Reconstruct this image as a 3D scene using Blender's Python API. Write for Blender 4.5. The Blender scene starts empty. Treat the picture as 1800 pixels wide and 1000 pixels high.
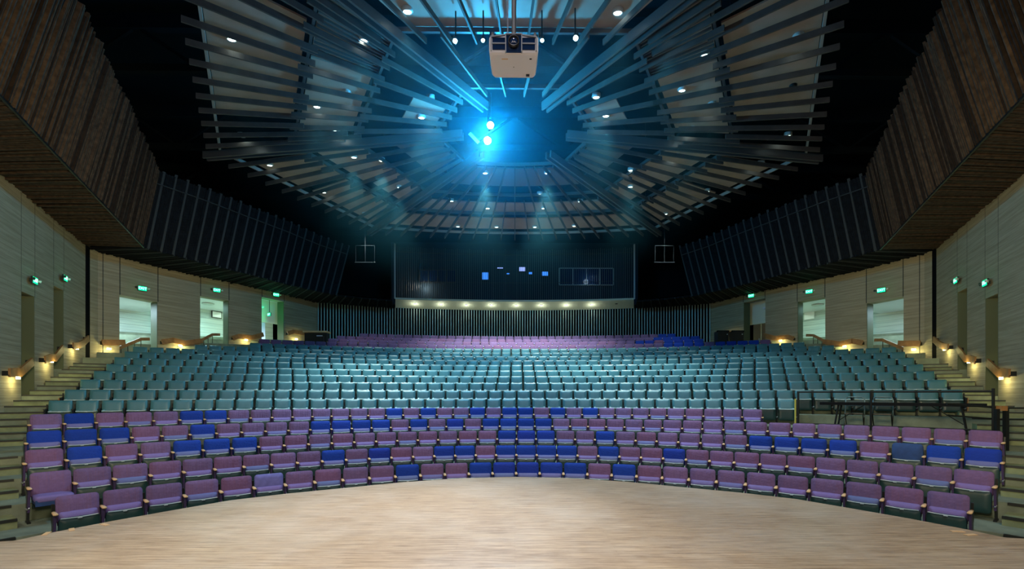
import bpy, math, random
from math import sin, cos, tan, atan, atan2, sqrt, pi, radians
from mathutils import Vector, Matrix
random.seed(7)
S = bpy.context.scene
C = S.collection

# ------------------------------------------------------------------ camera, world, exposure
EYE = 1.65                      # eye height over the stage floor (stage floor is z = 0)
F, YH, CX, TH = 800.0, 693.4, 913.1, 0.0100
cd = bpy.data.cameras.new('camera'); cam = bpy.data.objects.new('camera', cd); C.objects.link(cam)
cd.sensor_width = 36.0; cd.lens = 36.0 * F / 1800.0
cd.shift_x = -(CX - 900.0) / 1800.0; cd.shift_y = (YH - 500.0) / 1800.0
cd.clip_start = 0.05; cd.clip_end = 200
cam.location = (0, 0, EYE); cam.rotation_euler = (radians(90), 0, -TH)
S.camera = cam
w = bpy.data.worlds.new('world'); S.world = w; w.use_nodes = True
w.node_tree.nodes['Background'].inputs[0].default_value = (0.75, 0.78, 0.7, 1)
w.node_tree.nodes['Background'].inputs[1].default_value = 0.02
S.view_settings.view_transform = 'Standard'; S.view_settings.look = 'None'
S.view_settings.exposure = 0.12; S.view_settings.gamma = 1.0
S.view_settings.use_curve_mapping = False

def lamp(name, kind, loc, power, col, **k):
    d = bpy.data.lights.new(name, kind); d.energy = power; d.color = col
    o = bpy.data.objects.new(name, d); C.objects.link(o); o.location = loc
    tgt = k.pop('to', None)
    for a, v in k.items(): setattr(d, a, v)
    if tgt is not None:
        o.rotation_euler = (Vector(tgt) - Vector(loc)).to_track_quat('-Z', 'Y').to_euler()
    return o
# stage and house lights out of view, then added fills for seats and side walls
for bx_ in (-6, -2, 2, 6):
    lamp('stage_batten_light', 'SPOT', (bx_ * .8, -1.0, 8.2), 1150, (1.0, 0.90, 0.77), spot_size=radians(78), spot_blend=1.0, shadow_soft_size=.5, to=(bx_, 4.6, 0))
for bx_ in (-9, -5, 0, 5, 9):
    lamp('house_batten_light', 'SPOT', (bx_ * .7, 3.4, 10.6), 560, (1.0, 0.93, 1.0), spot_size=radians(64), spot_blend=.8, shadow_soft_size=.35, to=(bx_, 11.8 - abs(bx_) * .22, 0))
lamp('front_fill_light', 'AREA', (0, -1.5, 7.0), 100, (0.95, 0.9, 0.98), shape='RECTANGLE', size=12, size_y=1.5, to=(0, 13, 0))  # added fill to lift the front rows, not a fixture
for sx in (-1, 1):
    lamp('side_wall_fill_light', 'SPOT', (sx * -2.5, -2.0, 4.0), 6200, (1.0, 0.84, 0.52), spot_size=radians(46), spot_blend=1, shadow_soft_size=.6, to=(sx * 15.5, 13.5, 5.2))  # added pair that only brightens and warms the side walls

# ------------------------------------------------------------------ geometry of the hall
def row_geom(n):
    if n <= 5: return 1.734, 8.974 + 1.207 * (n - 1)
    return -6.1, 15.536 + 1.06 * (n - 5) + 6.1
ZT = [-1.6, -1.34, -1.05, -.77, -.46, -.17, .14, .47, .79, 1.09, 1.41, 1.72, 2.01, 2.3, 2.61, 2.92, 3.23, 3.53, 3.86, 4.10]
SH = 0.80
def floor_z(n): return ZT[n - 1] - SH + EYE
def rayt(x): return tan(atan((x - CX) / F) + TH)
def on_row(x, n, off=0):
    c, R = row_geom(n); R += off; t = rayt(x)
    a = t * t + 1; b = -2 * c; cc = c * c - R * R
    Y = (-b + sqrt(b * b - 4 * a * cc)) / 2 / a
    return t * Y, Y
def un_z(x, y, z):                      # z in world height
    Yc = (z - EYE) * F / (YH - y); Xc = (x - CX) / F * Yc
    return Xc * cos(TH) + Yc * sin(TH), -Xc * sin(TH) + Yc * cos(TH)
def z_at(y, X, Y):
    return (YH - y) / F * (X * sin(TH) + Y * cos(TH)) + EYE

# ------------------------------------------------------------------ materials
def mat(name, col, rough=.6, metal=0, emit=None, es=1.0, var=0, bump=None, rnd=None, spec=None):
    m = bpy.data.materials.new(name); m.use_nodes = True
    nt = m.node_tree; b = nt.nodes['Principled BSDF']
    b.inputs['Base Color'].default_value = (*col, 1); b.inputs['Roughness'].default_value = rough
    b.inputs['Metallic'].default_value = metal
    if spec is not None: b.inputs['Specular IOR Level'].default_value = spec
    if emit:
        b.inputs['Emission Color'].default_value = (*emit, 1); b.inputs['Emission Strength'].default_value = es
    tc = nt.nodes.new('ShaderNodeTexCoord')
    last = None
    if var:
        sc, amt = var
        n = nt.nodes.new('ShaderNodeTexNoise'); n.inputs['Scale'].default_value = sc; n.inputs['Detail'].default_value = 6
        nt.links.new(tc.outputs['Object'], n.inputs['Vector'])
        r = nt.nodes.new('ShaderNodeValToRGB')
        r.color_ramp.elements[0].position = .3; r.color_ramp.elements[1].position = .7
        r.color_ramp.elements[0].color = (*[c * (1 - amt) for c in col], 1)
        r.color_ramp.elements[1].color = (*[min(1, c * (1 + amt)) for c in col], 1)
        nt.links.new(n.outputs['Fac'], r.inputs['Fac']); last = r.outputs['Color']
    if rnd:                                   # colour differs a little from thing to thing
        oi = nt.nodes.new('ShaderNodeObjectInfo'); r = nt.nodes.new('ShaderNodeValToRGB')
        els = r.color_ramp.elements
        els[0].color = (*rnd[0], 1); els[1].color = (*rnd[-1], 1)
        for i in range(1, len(rnd) - 1):
            e = els.new(i / (len(rnd) - 1)); e.color = (*rnd[i], 1)
        nt.links.new(oi.outputs['Random'], r.inputs['Fac'])
        if last:
            mx = nt.nodes.new('ShaderNodeMix'); mx.data_type = 'RGBA'; mx.blend_type = 'MIX'; mx.inputs[0].default_value = .7
            nt.links.new(last, mx.inputs[6]); nt.links.new(r.outputs['Color'], mx.inputs[7]); last = mx.outputs[2]
        else: last = r.outputs['Color']
    if last: nt.links.new(last, b.inputs['Base Color'])
    if bump:
        sc, st = bump
        n = nt.nodes.new('ShaderNodeTexNoise'); n.inputs['Scale'].default_value = sc; n.inputs['Detail'].default_value = 4
        nt.links.new(tc.outputs['Object'], n.inputs['Vector'])
        bp = nt.nodes.new('ShaderNodeBump'); bp.inputs['Strength'].default_value = st; bp.inputs['Distance'].default_value = .02
        nt.links.new(n.outputs['Fac'], bp.inputs['Height']); nt.links.new(bp.outputs['Normal'], b.inputs['Normal'])
    return m

def board_concrete(name, ca, cb, pitch=.14):
    m = bpy.data.materials.new(name); m.use_nodes = True; nt = m.node_tree; N = nt.nodes; L = nt.links
    b = N['Principled BSDF']; b.inputs['Roughness'].default_value = .75
    tc = N.new('ShaderNodeTexCoord'); mp = N.new('ShaderNodeMapping'); mp.inputs['Scale'].default_value = (.25, .25, 6)
    L.new(tc.outputs['Object'], mp.inputs['Vector'])
    n = N.new('ShaderNodeTexNoise'); n.inputs['Scale'].default_value = 2.2; n.inputs['Detail'].default_value = 8; n.inputs['Roughness'].default_value = .65
    L.new(mp.outputs[0], n.inputs['Vector'])
    r = N.new('ShaderNodeValToRGB'); r.color_ramp.elements[0].color = (*ca, 1); r.color_ramp.elements[1].color = (*cb, 1)
    r.color_ramp.elements[0].position = .35; r.color_ramp.elements[1].position = .65
    L.new(n.outputs['Fac'], r.inputs['Fac'])
    sp = N.new('ShaderNodeSeparateXYZ'); L.new(tc.outputs['Object'], sp.inputs[0])
    mm = N.new('ShaderNodeMath'); mm.operation = 'DIVIDE'; mm.inputs[1].default_value = pitch; L.new(sp.outputs['Z'], mm.inputs[0])
    ff = N.new('ShaderNodeMath'); ff.operation = 'FRACT'; L.new(mm.outputs[0], ff.inputs[0])
    gt = N.new('ShaderNodeMath'); gt.operation = 'GREATER_THAN'; gt.inputs[1].default_value = .07; L.new(ff.outputs[0], gt.inputs[0])
    mx = N.new('ShaderNodeMix'); mx.data_type = 'RGBA'; mx.blend_type = 'MULTIPLY'; mx.inputs[0].default_value = .35
    L.new(r.outputs['Color'], mx.inputs[6]); L.new(gt.outputs[0], mx.inputs[7]); L.new(mx.outputs[2], b.inputs['Base Color'])
    ad = N.new('ShaderNodeMath'); ad.operation = 'MULTIPLY_ADD'; ad.inputs[1].default_value = .5
    L.new(gt.outputs[0], ad.inputs[0]); L.new(n.outputs['Fac'], ad.inputs[2])
    bp = N.new('ShaderNodeBump'); bp.inputs['Strength'].default_value = .6; bp.inputs['Distance'].default_value = .03
    L.new(ad.outputs[0], bp.inputs['Height']); L.new(bp.outputs['Normal'], b.inputs['Normal'])
    return m

def stage_wood():
    m = bpy.data.materials.new('stage_boards'); m.use_nodes = True; nt = m.node_tree; N = nt.nodes; L = nt.links
    b = N['Principled BSDF']; b.inputs['Roughness'].default_value = .42; b.inputs['Specular IOR Level'].default_value = .35
    tc = N.new('ShaderNodeTexCoord')
    mp = N.new('ShaderNodeMapping'); mp.inputs['Scale'].default_value = (1.2, 22, 1); L.new(tc.outputs['Object'], mp.inputs[0])
    n1 = N.new('ShaderNodeTexNoise'); n1.inputs['Scale'].default_value = 1.6; n1.inputs['Detail'].default_value = 10; n1.inputs['Roughness'].default_value = .7
    L.new(mp.outputs[0], n1.inputs['Vector'])
    br = N.new('ShaderNodeTexBrick'); br.inputs['Scale'].default_value = 1; br.inputs['Brick Width'].default_value = 1.7
    br.inputs['Row Height'].default_value = .058; br.inputs['Mortar Size'].default_value = .0015; br.offset_frequency = 2; br.offset = .37
    br.inputs['Color1'].default_value = (.48, .34, .21, 1); br.inputs['Color2'].default_value = (.36, .24, .14, 1); br.inputs['Mortar'].default_value = (.2, .12, .07, 1)
    L.new(tc.outputs['Object'], br.inputs['Vector'])
    r = N.new('ShaderNodeValToRGB'); r.color_ramp.elements[0].position = .38; r.color_ramp.elements[1].position = .60
    r.color_ramp.elements[0].color = (.17, .10, .055, 1); r.color_ramp.elements[1].color = (.62, .46, .30, 1)
    L.new(n1.outputs['Fac'], r.inputs['Fac'])
    mx = N.new('ShaderNodeMix'); mx.data_type = 'RGBA'; mx.inputs[0].default_value = .4
    L.new(r.outputs[0], mx.inputs[6]); L.new(br.outputs['Color'], mx.inputs[7])
    # scuffs of pale wear
    n2 = N.new('ShaderNodeTexNoise'); n2.inputs['Scale'].default_value = .45; n2.inputs['Detail'].default_value = 7; n2.inputs['Roughness'].default_value = .68
    L.new(tc.outputs['Object'], n2.inputs['Vector'])
    r2 = N.new('ShaderNodeValToRGB'); r2.color_ramp.elements[0].position = .45; r2.color_ramp.elements[1].position = .75
    r2.color_ramp.elements[0].color = (0, 0, 0, 1); r2.color_ramp.elements[1].color = (.55, .55, .55, 1)
    L.new(n2.outputs['Fac'], r2.inputs['Fac'])
    m2 = N.new('ShaderNodeMix'); m2.data_type = 'RGBA'; L.new(r2.outputs[0], m2.inputs[0]); L.new(mx.outputs[2], m2.inputs[6]); m2.inputs[7].default_value = (.62, .55, .46, 1)
    m3 = m2
    L.new(m3.outputs[2], b.inputs['Base Color'])
    bp = N.new('ShaderNodeBump'); bp.inputs['Strength'].default_value = .25; bp.inputs['Distance'].default_value = .005
    L.new(n1.outputs['Fac'], bp.inputs['Height']); L.new(bp.outputs['Normal'], b.inputs['Normal'])
    rr = N.new('ShaderNodeMapRange'); rr.inputs['To Min'].default_value = .3; rr.inputs['To Max'].default_value = .55
    L.new(n1.outputs['Fac'], rr.inputs[0]); L.new(rr.outputs[0], b.inputs['Roughness'])
    return m

M = {}
M['concrete'] = board_concrete('board_formed_concrete', (.31, .26, .155), (.45, .385, .25))
M['lobby_concrete'] = board_concrete('pale_board_concrete', (.42, .48, .47), (.58, .62, .58), .3)
M['tier'] = mat('tier_concrete', (.19, .22, .15), .7, var=(3, .25), bump=(30, .2))
M['tread'] = mat('tread_concrete', (.22, .25, .12), .65, var=(5, .25))
M['nosing'] = mat('black_nosing', (.012, .014, .012), .5)
M['joint'] = mat('wall_joint', (.05, .05, .04), .8)
M['jamb'] = mat('painted_jamb', (.10, .115, .055), .55)
M['plain'] = mat('smooth_concrete', (.30, .30, .22), .8, var=(1, .1))
M['stage'] = stage_wood()
M['dark'] = mat('black_paint', (.004, .005, .007), .9, spec=.05)
M['roof'] = mat('roof_deck', (.008, .014, .018), .95, spec=.05)
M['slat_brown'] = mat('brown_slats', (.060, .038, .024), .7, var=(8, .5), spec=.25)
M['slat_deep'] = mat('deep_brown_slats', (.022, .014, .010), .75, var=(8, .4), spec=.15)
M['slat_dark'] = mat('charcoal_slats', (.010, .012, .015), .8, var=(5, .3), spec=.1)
M['rib'] = mat('steel_rib', (.045, .055, .06), .6, .0, spec=.2)
M['rear_slat'] = mat('grey_metal_slats', (.34, .43, .385), .45, .2)
M['cream'] = mat('cream_soffit', (.86, .82, .64), .6)
M['panel'] = mat('taupe_panel', (.42, .28, .215), .6, var=(1.5, .12))
M['louver'] = mat('louver_metal', (.12, .10, .09), .5, .2)
M['baffle'] = mat('baffle_plank', (.075, .063, .056), .6, var=(3, .2), spec=.3)
M['beam'] = mat('canopy_beam', (.085, .08, .08), .45, .2)
M['rim'] = mat('canopy_rim', (.35, .32, .29), .5)
M['trim'] = mat('downlight_trim', (.6, .6, .6), .3)
M['led'] = mat('downlight_lens', (.9, .9, .9), .4, emit=(.80, 1.0, .92), es=14)
M['star'] = mat('spotlight_lens', (.9, .95, 1), .3, emit=(.45, .85, 1.0), es=120)
M['white'] = mat('white_plastic', (.90, .88, .92), .35)
M['grey'] = mat('grey_plastic', (.30, .33, .38), .35)
M['black'] = mat('black_plastic', (.012, .013, .015), .4)
M['lensglass'] = mat('lens_glass', (.01, .03, .09), .08, spec=.8)
M['steel'] = mat('pale_steel', (.55, .58, .60), .3, .8)
M['black_metal'] = mat('black_metal', (.012, .014, .014), .4, .3)
M['wood_rail'] = mat('oak_handrail', (.34, .165, .055), .45, var=(6, .25))
M['wood_cap'] = mat('oak_cap', (.78, .50, .25), .35)
M['step_led'] = mat('step_light', (.9, .9, .5), .4, emit=(1.0, .93, .40), es=14)
M['green'] = mat('exit_green', (0, .3, .15), .4, emit=(.0, .85, .33), es=1.6)
M['exit_text'] = mat('exit_letters', (.6, 1, .8), .4, emit=(.55, 1, .75), es=2.2)
M['exit_case'] = mat('exit_case', (.02, .03, .03), .4)
M['lamp_head'] = mat('emergency_lamp_head', (.7, .75, .7), .3)
MAUVE = [tuple(c_ * .82 for c_ in q_) for q_ in [(.17, .105, .235), (.21, .095, .195), (.135, .09, .20), (.21, .125, .27), (.15, .10, .22), (.20, .085, .165), (.17, .11, .25)]]
M['mauve'] = mat('mauve_upholstery', (.22, .12, .25), .85, var=(14, .25), bump=(25, .5), rnd=MAUVE, spec=.25)
def creases(m):
    nt = m.node_tree; N = nt.nodes; L = nt.links
    tc = N.new('ShaderNodeTexCoord'); oi = N.new('ShaderNodeObjectInfo'); ad = N.new('ShaderNodeVectorMath'); ad.operation = 'ADD'
    mp = N.new('ShaderNodeMapping'); mp.inputs['Scale'].default_value = (16, 1, 1.6)
    L.new(tc.outputs['Object'], mp.inputs[0]); L.new(mp.outputs[0], ad.inputs[0])
    ml = N.new('ShaderNodeMath'); ml.operation = 'MULTIPLY'; ml.inputs[1].default_value = 40; L.new(oi.outputs['Random'], ml.inputs[0]); L.new(ml.outputs[0], ad.inputs[1])
    n = N.new('ShaderNodeTexNoise'); n.inputs['Scale'].default_value = 1.1; n.inputs['Detail'].default_value = 2; L.new(ad.outputs[0], n.inputs['Vector'])
    bp = N.new('ShaderNodeBump'); bp.inputs['Strength'].default_value = .55; bp.inputs['Distance'].default_value = .035
    old = [l for l in nt.links if l.to_socket.name == 'Normal' and l.to_node.type == 'BSDF_PRINCIPLED'][0].from_socket
    L.new(n.outputs['Fac'], bp.inputs['Height']); L.new(old, bp.inputs['Normal']); L.new(bp.outputs['Normal'], N['Principled BSDF'].inputs['Normal'])
creases(M['mauve'])
M['violet'] = mat('violet_upholstery', (.24, .17, .42), .85, var=(10, .15), bump=(25, .3), rnd=[(.17, .125, .33), (.21, .14, .38), (.15, .14, .33)])
M['blue'] = mat('blue_upholstery', (.008, .04, .30), .85, var=(8, .2), bump=(25, .4), rnd=[(.006, .032, .24), (.010, .05, .34), (.014, .032, .29)], spec=.25)
M['navy'] = mat('navy_upholstery', (.02, .055, .17), .85, var=(8, .2))
M['lavender'] = mat('lavender_upholstery', (.15, .14, .38), .85, var=(8, .2))
M['seatblue'] = mat('blue_grey_seat_fabric', (.17, .19, .42), .85, var=(8, .2), rnd=[(.11, .14, .32), (.15, .13, .34), (.10, .15, .32)])
M['teal'] = mat('teal_vinyl', (.10, .25, .29), .36, var=(5, .12), bump=(6, .3), rnd=[(.045, .165, .19), (.06, .195, .22), (.05, .18, .205)])
M['tealseat'] = mat('teal_vinyl_seat', (.15, .32, .36), .33)
M['shell'] = mat('dark_green_shell', (.010, .042, .040), .4)
M['shellrim'] = mat('pale_rim', (.50, .58, .62), .35)
M['tealrim'] = mat('pale_teal_rim', (.62, .80, .82), .3)
M['armpanel'] = mat('arm_panel_fabric', (.06, .035, .11), .85)
M['black_fabric'] = mat('dark_shell', (.012, .02, .022), .6)

# ------------------------------------------------------------------ mesh builder
class MB:
    def __init__(s): s.v = []; s.f = []; s.mi = []
    def add(s, vs, fs, mi=0):
        o = len(s.v); s.v += [tuple(p) for p in vs]; s.f += [tuple(i + o for i in f) for f in fs]; s.mi += [mi] * len(fs); return s
    def box(s, c, d, mtx=None, mi=0, rz=0):
        x, y, z = d[0] / 2, d[1] / 2, d[2] / 2
        vs = [Vector((a * x, b * y, e * z)) for e in (-1, 1) for a, b in ((-1, -1), (1, -1), (1, 1), (-1, 1))]
        if mtx: vs = [mtx @ p for p in vs]
        if rz: R = Matrix.Rotation(rz, 3, 'Z'); vs = [R @ p for p in vs]
        c = Vector(c); vs = [p + c for p in vs]
        return s.add(vs, [(3, 2, 1, 0), (4, 5, 6, 7), (0, 1, 5, 4), (1, 2, 6, 5), (2, 3, 7, 6), (3, 0, 4, 7)], mi)
    def bar(s, p, q, wd, ht, up=(0, 0, 1), mi=0):          # plank from p to q: wd sideways, ht along up
        p, q = Vector(p), Vector(q); d = (q - p).normalized(); u = Vector(up)
        sd = d.cross(u).normalized(); u = sd.cross(d).normalized()
        vs = []
        for e in (p, q):
            for a, b in ((-1, -1), (1, -1), (1, 1), (-1, 1)): vs.append(e + sd * a * wd / 2 + u * b * ht / 2)
        return s.add(vs, [(0, 1, 2, 3), (7, 6, 5, 4), (0, 4, 5, 1), (1, 5, 6, 2), (2, 6, 7, 3), (3, 7, 4, 0)], mi)
    def tube(s, pts, r, n=8, mi=0, closed=False):
        pts = [Vector(p) for p in pts]; k = len(pts); rings = []
        for i, p in enumerate(pts):
            a = pts[max(i - 1, 0)]; b = pts[min(i + 1, k - 1)]; d = (b - a).normalized()
            u = Vector((0, 0, 1)) if abs(d.z) < .95 else Vector((1, 0, 0))
            sd = d.cross(u).normalized(); up = sd.cross(d)
            rr = r[i] if isinstance(r, (list, tuple)) else r
            rings.append([p + (sd * cos(2 * pi * j / n) + up * sin(2 * pi * j / n)) * rr for j in range(n)])
        vs = [p for rg in rings for p in rg]; fs = []
        for i in range(k - 1):
            for j in range(n):
                j2 = (j + 1) % n; fs.append((i * n + j, i * n + j2, (i + 1) * n + j2, (i + 1) * n + j))
        fs.append(tuple(range(n))[::-1]); fs.append(tuple(range((k - 1) * n, k * n)))
        return s.add(vs, fs, mi)
    def lathe(s, prof, c=(0, 0, 0), n=20, mtx=None, mi=0):
        vs = []; k = len(prof)
        for r, z in prof:
            for j in range(n):
                p = Vector((r * cos(2 * pi * j / n), r * sin(2 * pi * j / n), z))
                if mtx: p = mtx @ p
                vs.append(p + Vector(c))
        fs = []
        for i in range(k - 1):
            for j in range(n):
                j2 = (j + 1) % n; fs.append((i * n + j, i * n + j2, (i + 1) * n + j2, (i + 1) * n + j))
        fs.append(tuple(range(n))[::-1]); fs.append(tuple(range((k - 1) * n, k * n)))
        return s.add(vs, fs, mi)
    def prism(s, poly, z0, z1, mi=0):
        n = len(poly); vs = [(x, y, z0) for x, y in poly] + [(x, y, z1) for x, y in poly]
        fs = [tuple(range(n))[::-1], tuple(range(n, 2 * n))] + [(i, (i + 1) % n, n + (i + 1) % n, n + i) for i in range(n)]
        return s.add(vs, fs, mi)
    def mesh(s, name, mats, smooth=False):
        me = bpy.data.meshes.new(name); me.from_pydata(s.v, [], s.f)
        for m in (mats if isinstance(mats, (list, tuple)) else [mats]): me.materials.append(m)
        me.polygons.foreach_set('material_index', s.mi)
        if smooth: me.polygons.foreach_set('use_smooth', [True] * len(s.f))
        me.update(); return me
    def build(s, name, mats, parent=None, smooth=False):
        o = bpy.data.objects.new(name, s.mesh(name, mats, smooth)); C.objects.link(o)
        if parent: o.parent = parent
        return o
def link(name, me, parent=None):
    o = bpy.data.objects.new(name, me); C.objects.link(o)
    if parent: o.parent = parent
    return o
def tag(o, label=None, cat=None, group=None, kind=None):
    if label: o['label'] = label
    if cat: o['category'] = cat
    if group: o['group'] = group
    if kind: o['kind'] = kind
    return o
def empty(name, loc, rz=0):
    o = bpy.data.objects.new(name, None); o.empty_display_size = .1; C.objects.link(o); o.location = loc; o.rotation_euler = (0, 0, rz); return o
def struct(o): o['kind'] = 'structure'; return o
ORD = ['', 'first', 'second', 'third', 'fourth', 'fifth', 'sixth', 'seventh', 'eighth', 'ninth', 'tenth', 'eleventh', 'twelfth', 'thirteenth',
       'fourteenth', 'fifteenth', 'sixteenth', 'seventeenth', 'eighteenth', 'nineteenth', 'twentieth', 'twenty-first', 'twenty-second', 'twenty-third',
       'twenty-fourth', 'twenty-fifth', 'twenty-sixth', 'twenty-seventh', 'twenty-eighth', 'twenty-ninth', 'thirtieth', 'thirty-first', 'thirty-second', 'thirty-third']

# ------------------------------------------------------------------ walls in plan (left half; right is the mirror image)
NEAR = [(-6.9, -0.6), (-17.62, 18.85)]
FAR = [(-17.78, 19.22), (-17.84, 19.65), (-17.56, 20.4), (-17.14, 22.0), (-16.4, 23.6), (-15.3, 25.5), (-14.3, 27.6), (-13.1, 30.55)]
REAR = [(-13.1, 30.55), (-11.0, 31.6), (-8.68, 32.4), (-4.5, 33.15), (0, 33.4), (4.5, 33.15), (8.68, 32.4), (11.0, 31.6), (13.1, 30.55)]
ZW = 6.15 + EYE                        # where the side walls meet the slatted soffit
def ray_poly(x, poly):                 # where the sight line of a column meets a wall line: point and length along it
    t = rayt(x); s = 0
    for (x0, y0), (x1, y1) in zip(poly, poly[1:]):
        dx, dy = x1 - x0, y1 - y0; L = sqrt(dx * dx + dy * dy)
        den = dx - t * dy
        if abs(den) > 1e-9:
            k = (t * y0 - x0) / den
            if -1e-6 <= k <= 1 + 1e-6 and y0 + k * dy > 1: return x0 + k * dx, y0 + k * dy, s + k * L
        s += L
    raise ValueError(x)
def along(poly, s):
    for (x0, y0), (x1, y1) in zip(poly, poly[1:]):
        L = sqrt((x1 - x0) ** 2 + (y1 - y0) ** 2)
        if s <= L + 1e-6 or (x1, y1) == poly[-1]:
            k = s / L; dx, dy = (x1 - x0) / L, (y1 - y0) / L
            return (x0 + k * (x1 - x0), y0 + k * (y1 - y0)), (dx, dy)
        s -= L
def plen(poly): return sum(sqrt((b[0] - a[0]) ** 2 + (b[1] - a[1]) ** 2) for a, b in zip(poly, poly[1:]))
def mir(p, sx): return (p[0] * -sx, *p[1:]) if sx > 0 else p      # sx=-1 left as drawn, +1 mirrored

def wall_run(mb, poly, z0, z1, opens, th, sx, inward=-1):
    """poly seen from the hall; opens = [(s0,s1,zhead)]; thickness goes away from the hall"""
    cuts = {0, plen(poly)}
    s = 0
    for a, b in zip(poly, poly[1:]): s += sqrt((b[0] - a[0]) ** 2 + (b[1] - a[1]) ** 2); cuts.add(s)
    for a, b, zh in opens: cuts |= {a, b}
    cs = sorted(cuts); cs = [c for i, c in enumerate(cs) if i == 0 or c - cs[i - 1] > 1e-4]
    for a, b in zip(cs, cs[1:]):
        m = (a + b) / 2; zlo = z0
        for o in opens:
            if o[0] < m < o[1]: zlo = o[2]
        (ax, ay), (dx, dy) = along(poly, a + 1e-5); (bx, by), _ = along(poly, b - 1e-5)
        _, (dx, dy) = along(poly, m)
        nx, ny = -dy * th, dx * th                      # left of travel = outside for the left wall
        q = [(ax, ay), (bx, by), (bx + nx, by + ny), (ax + nx, ay + ny)]
        q = [mir(p, sx) for p in q]
        mb.prism(q if sx < 0 else q[::-1], zlo, z1)

def sO(poly, xa, xb): return ray_poly(xa, poly)[2], ray_poly(xb, poly)[2]
near_open = [sO(NEAR, 37, 61), sO(NEAR, 94, 112)]
far_open = [sO(FAR, 210, 277), sO(FAR, 352, 402), sO(FAR, 460, 499)]
def headz(x, y, poly): X, Y, s = ray_poly(x, poly); return z_at(y, X, Y)
nh = [headz(61, 522, NEAR), headz(112, 511, NEAR)]
fh = [headz(210, 518, FAR), headz(352, 520, FAR), headz(460, 522, FAR)]
print('HEADS', nh, fh, near_open, far_open)
for sx, nm in ((-1, 'left'), (1, 'right')):
    mb = MB(); wall_run(mb, NEAR, -1.2, ZW + .3, [(a, b, h) for (a, b), h in zip(near_open, nh)], .5, sx)
    struct(mb.build('wall_%s_front' % nm, M['concrete']))
    mb = MB(); wall_run(mb, FAR, -1.2, ZW + .3, [(a, b, h) for (a, b), h in zip(far_open, fh)], .5, sx)
    struct(mb.build('wall_%s_back' % nm, M['concrete']))
    # closed doors set back in the two tall slots of the front wall, with painted reveal
    for k, ((a, b), h) in enumerate(zip(near_open, nh)):
        mb = MB()
        (ax, ay), (dx, dy) = along(NEAR, a); (bx, by), _ = along(NEAR, b); nx, ny = -dy, dx
        q = [(ax + nx * .32, ay + ny * .32), (bx + nx * .32, by + ny * .32), (bx + nx * .4, by + ny * .4), (ax + nx * .4, ay + ny * .4)]
        q = [mir(p, sx) for p in q]; mb.prism(q if sx < 0 else q[::-1], -1, h)
        jw = .01
        for (px_, py_), sg in (((bx, by), -1), ((ax, ay), 1)):
            q = [(px_ + nx * .003, py_ + ny * .003), (px_ + nx * .33, py_ + ny * .33), (px_ + nx * .33 + sg * dx * .03, py_ + ny * .33 + sg * dy * .03), (px_ + nx * .003 + sg * dx * .03, py_ + ny * .003 + sg * dy * .03)]
            q = [mir(p, sx) for p in q]; mb.prism(q if sx > 0 else q[::-1], -1, h)
        d = mb.build('door_%d' % (k + (1 if sx < 0 else 3)), M['jamb']); struct(d)
    # vertical dark joint at the corner and shallow panel joints
    mb = MB()
    def vstrip(poly, s, wd, z0, z1, pr=.012):
        (ax, ay), (dx, dy) = along(poly, s); nx, ny = dy * pr, -dx * pr
        q = [(ax, ay), (ax + dx * wd, ay + dy * wd), (ax + dx * wd + nx, ay + dy * wd + ny), (ax + nx, ay + ny)]
        q = [mir(p, sx) for p in q]; mb.prism(q[::-1] if sx < 0 else q, z0, z1)
    for (a, b), h in zip(far_open, fh):
        vstrip(FAR, a, .03, h, ZW); vstrip(FAR, b, .03, h + .02, ZW)
    vstrip(FAR, .6, .025, 2, ZW)
    for (a, b), h in zip(near_open, nh):
        vstrip(NEAR, a, .012, h, ZW, .004); vstrip(NEAR, b, .012, h, ZW, .004)
    struct(mb.build('trim_%d' % (1 if sx < 0 else 2), M['joint']))
    mb = MB(); q = [NEAR[-1], FAR[0], (FAR[0][0] - .5, FAR[0][1] + .3), (NEAR[-1][0] - .8, NEAR[-1][1] + .35)]
    q = [mir(p, sx) for p in q]; mb.prism(q if sx < 0 else q[::-1], 2.0, ZW)
    struct(mb.build('trim_%d' % (3 if sx < 0 else 4), M['dark']))
    # painted jambs of the three openings
    mb = MB()
    for (a, b), h in zip(far_open, fh):
        (bx, by), (dx, dy) = along(FAR, b); nx, ny = -dy, dx
        q = [(bx + nx * .01, by + ny * .01), (bx + nx * .52, by + ny * .52), (bx + nx * .52 - dx * .02, by + ny * .52 - dy * .02), (bx + nx * .01 - dx * .02, by + ny * .01 - dy * .02)]
        q = [mir(p, sx) for p in q]; mb.prism(q if sx > 0 else q[::-1], 1.5, h)
    struct(mb.build('trim_%d' % (5 if sx < 0 else 6), M['jamb']))

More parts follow.
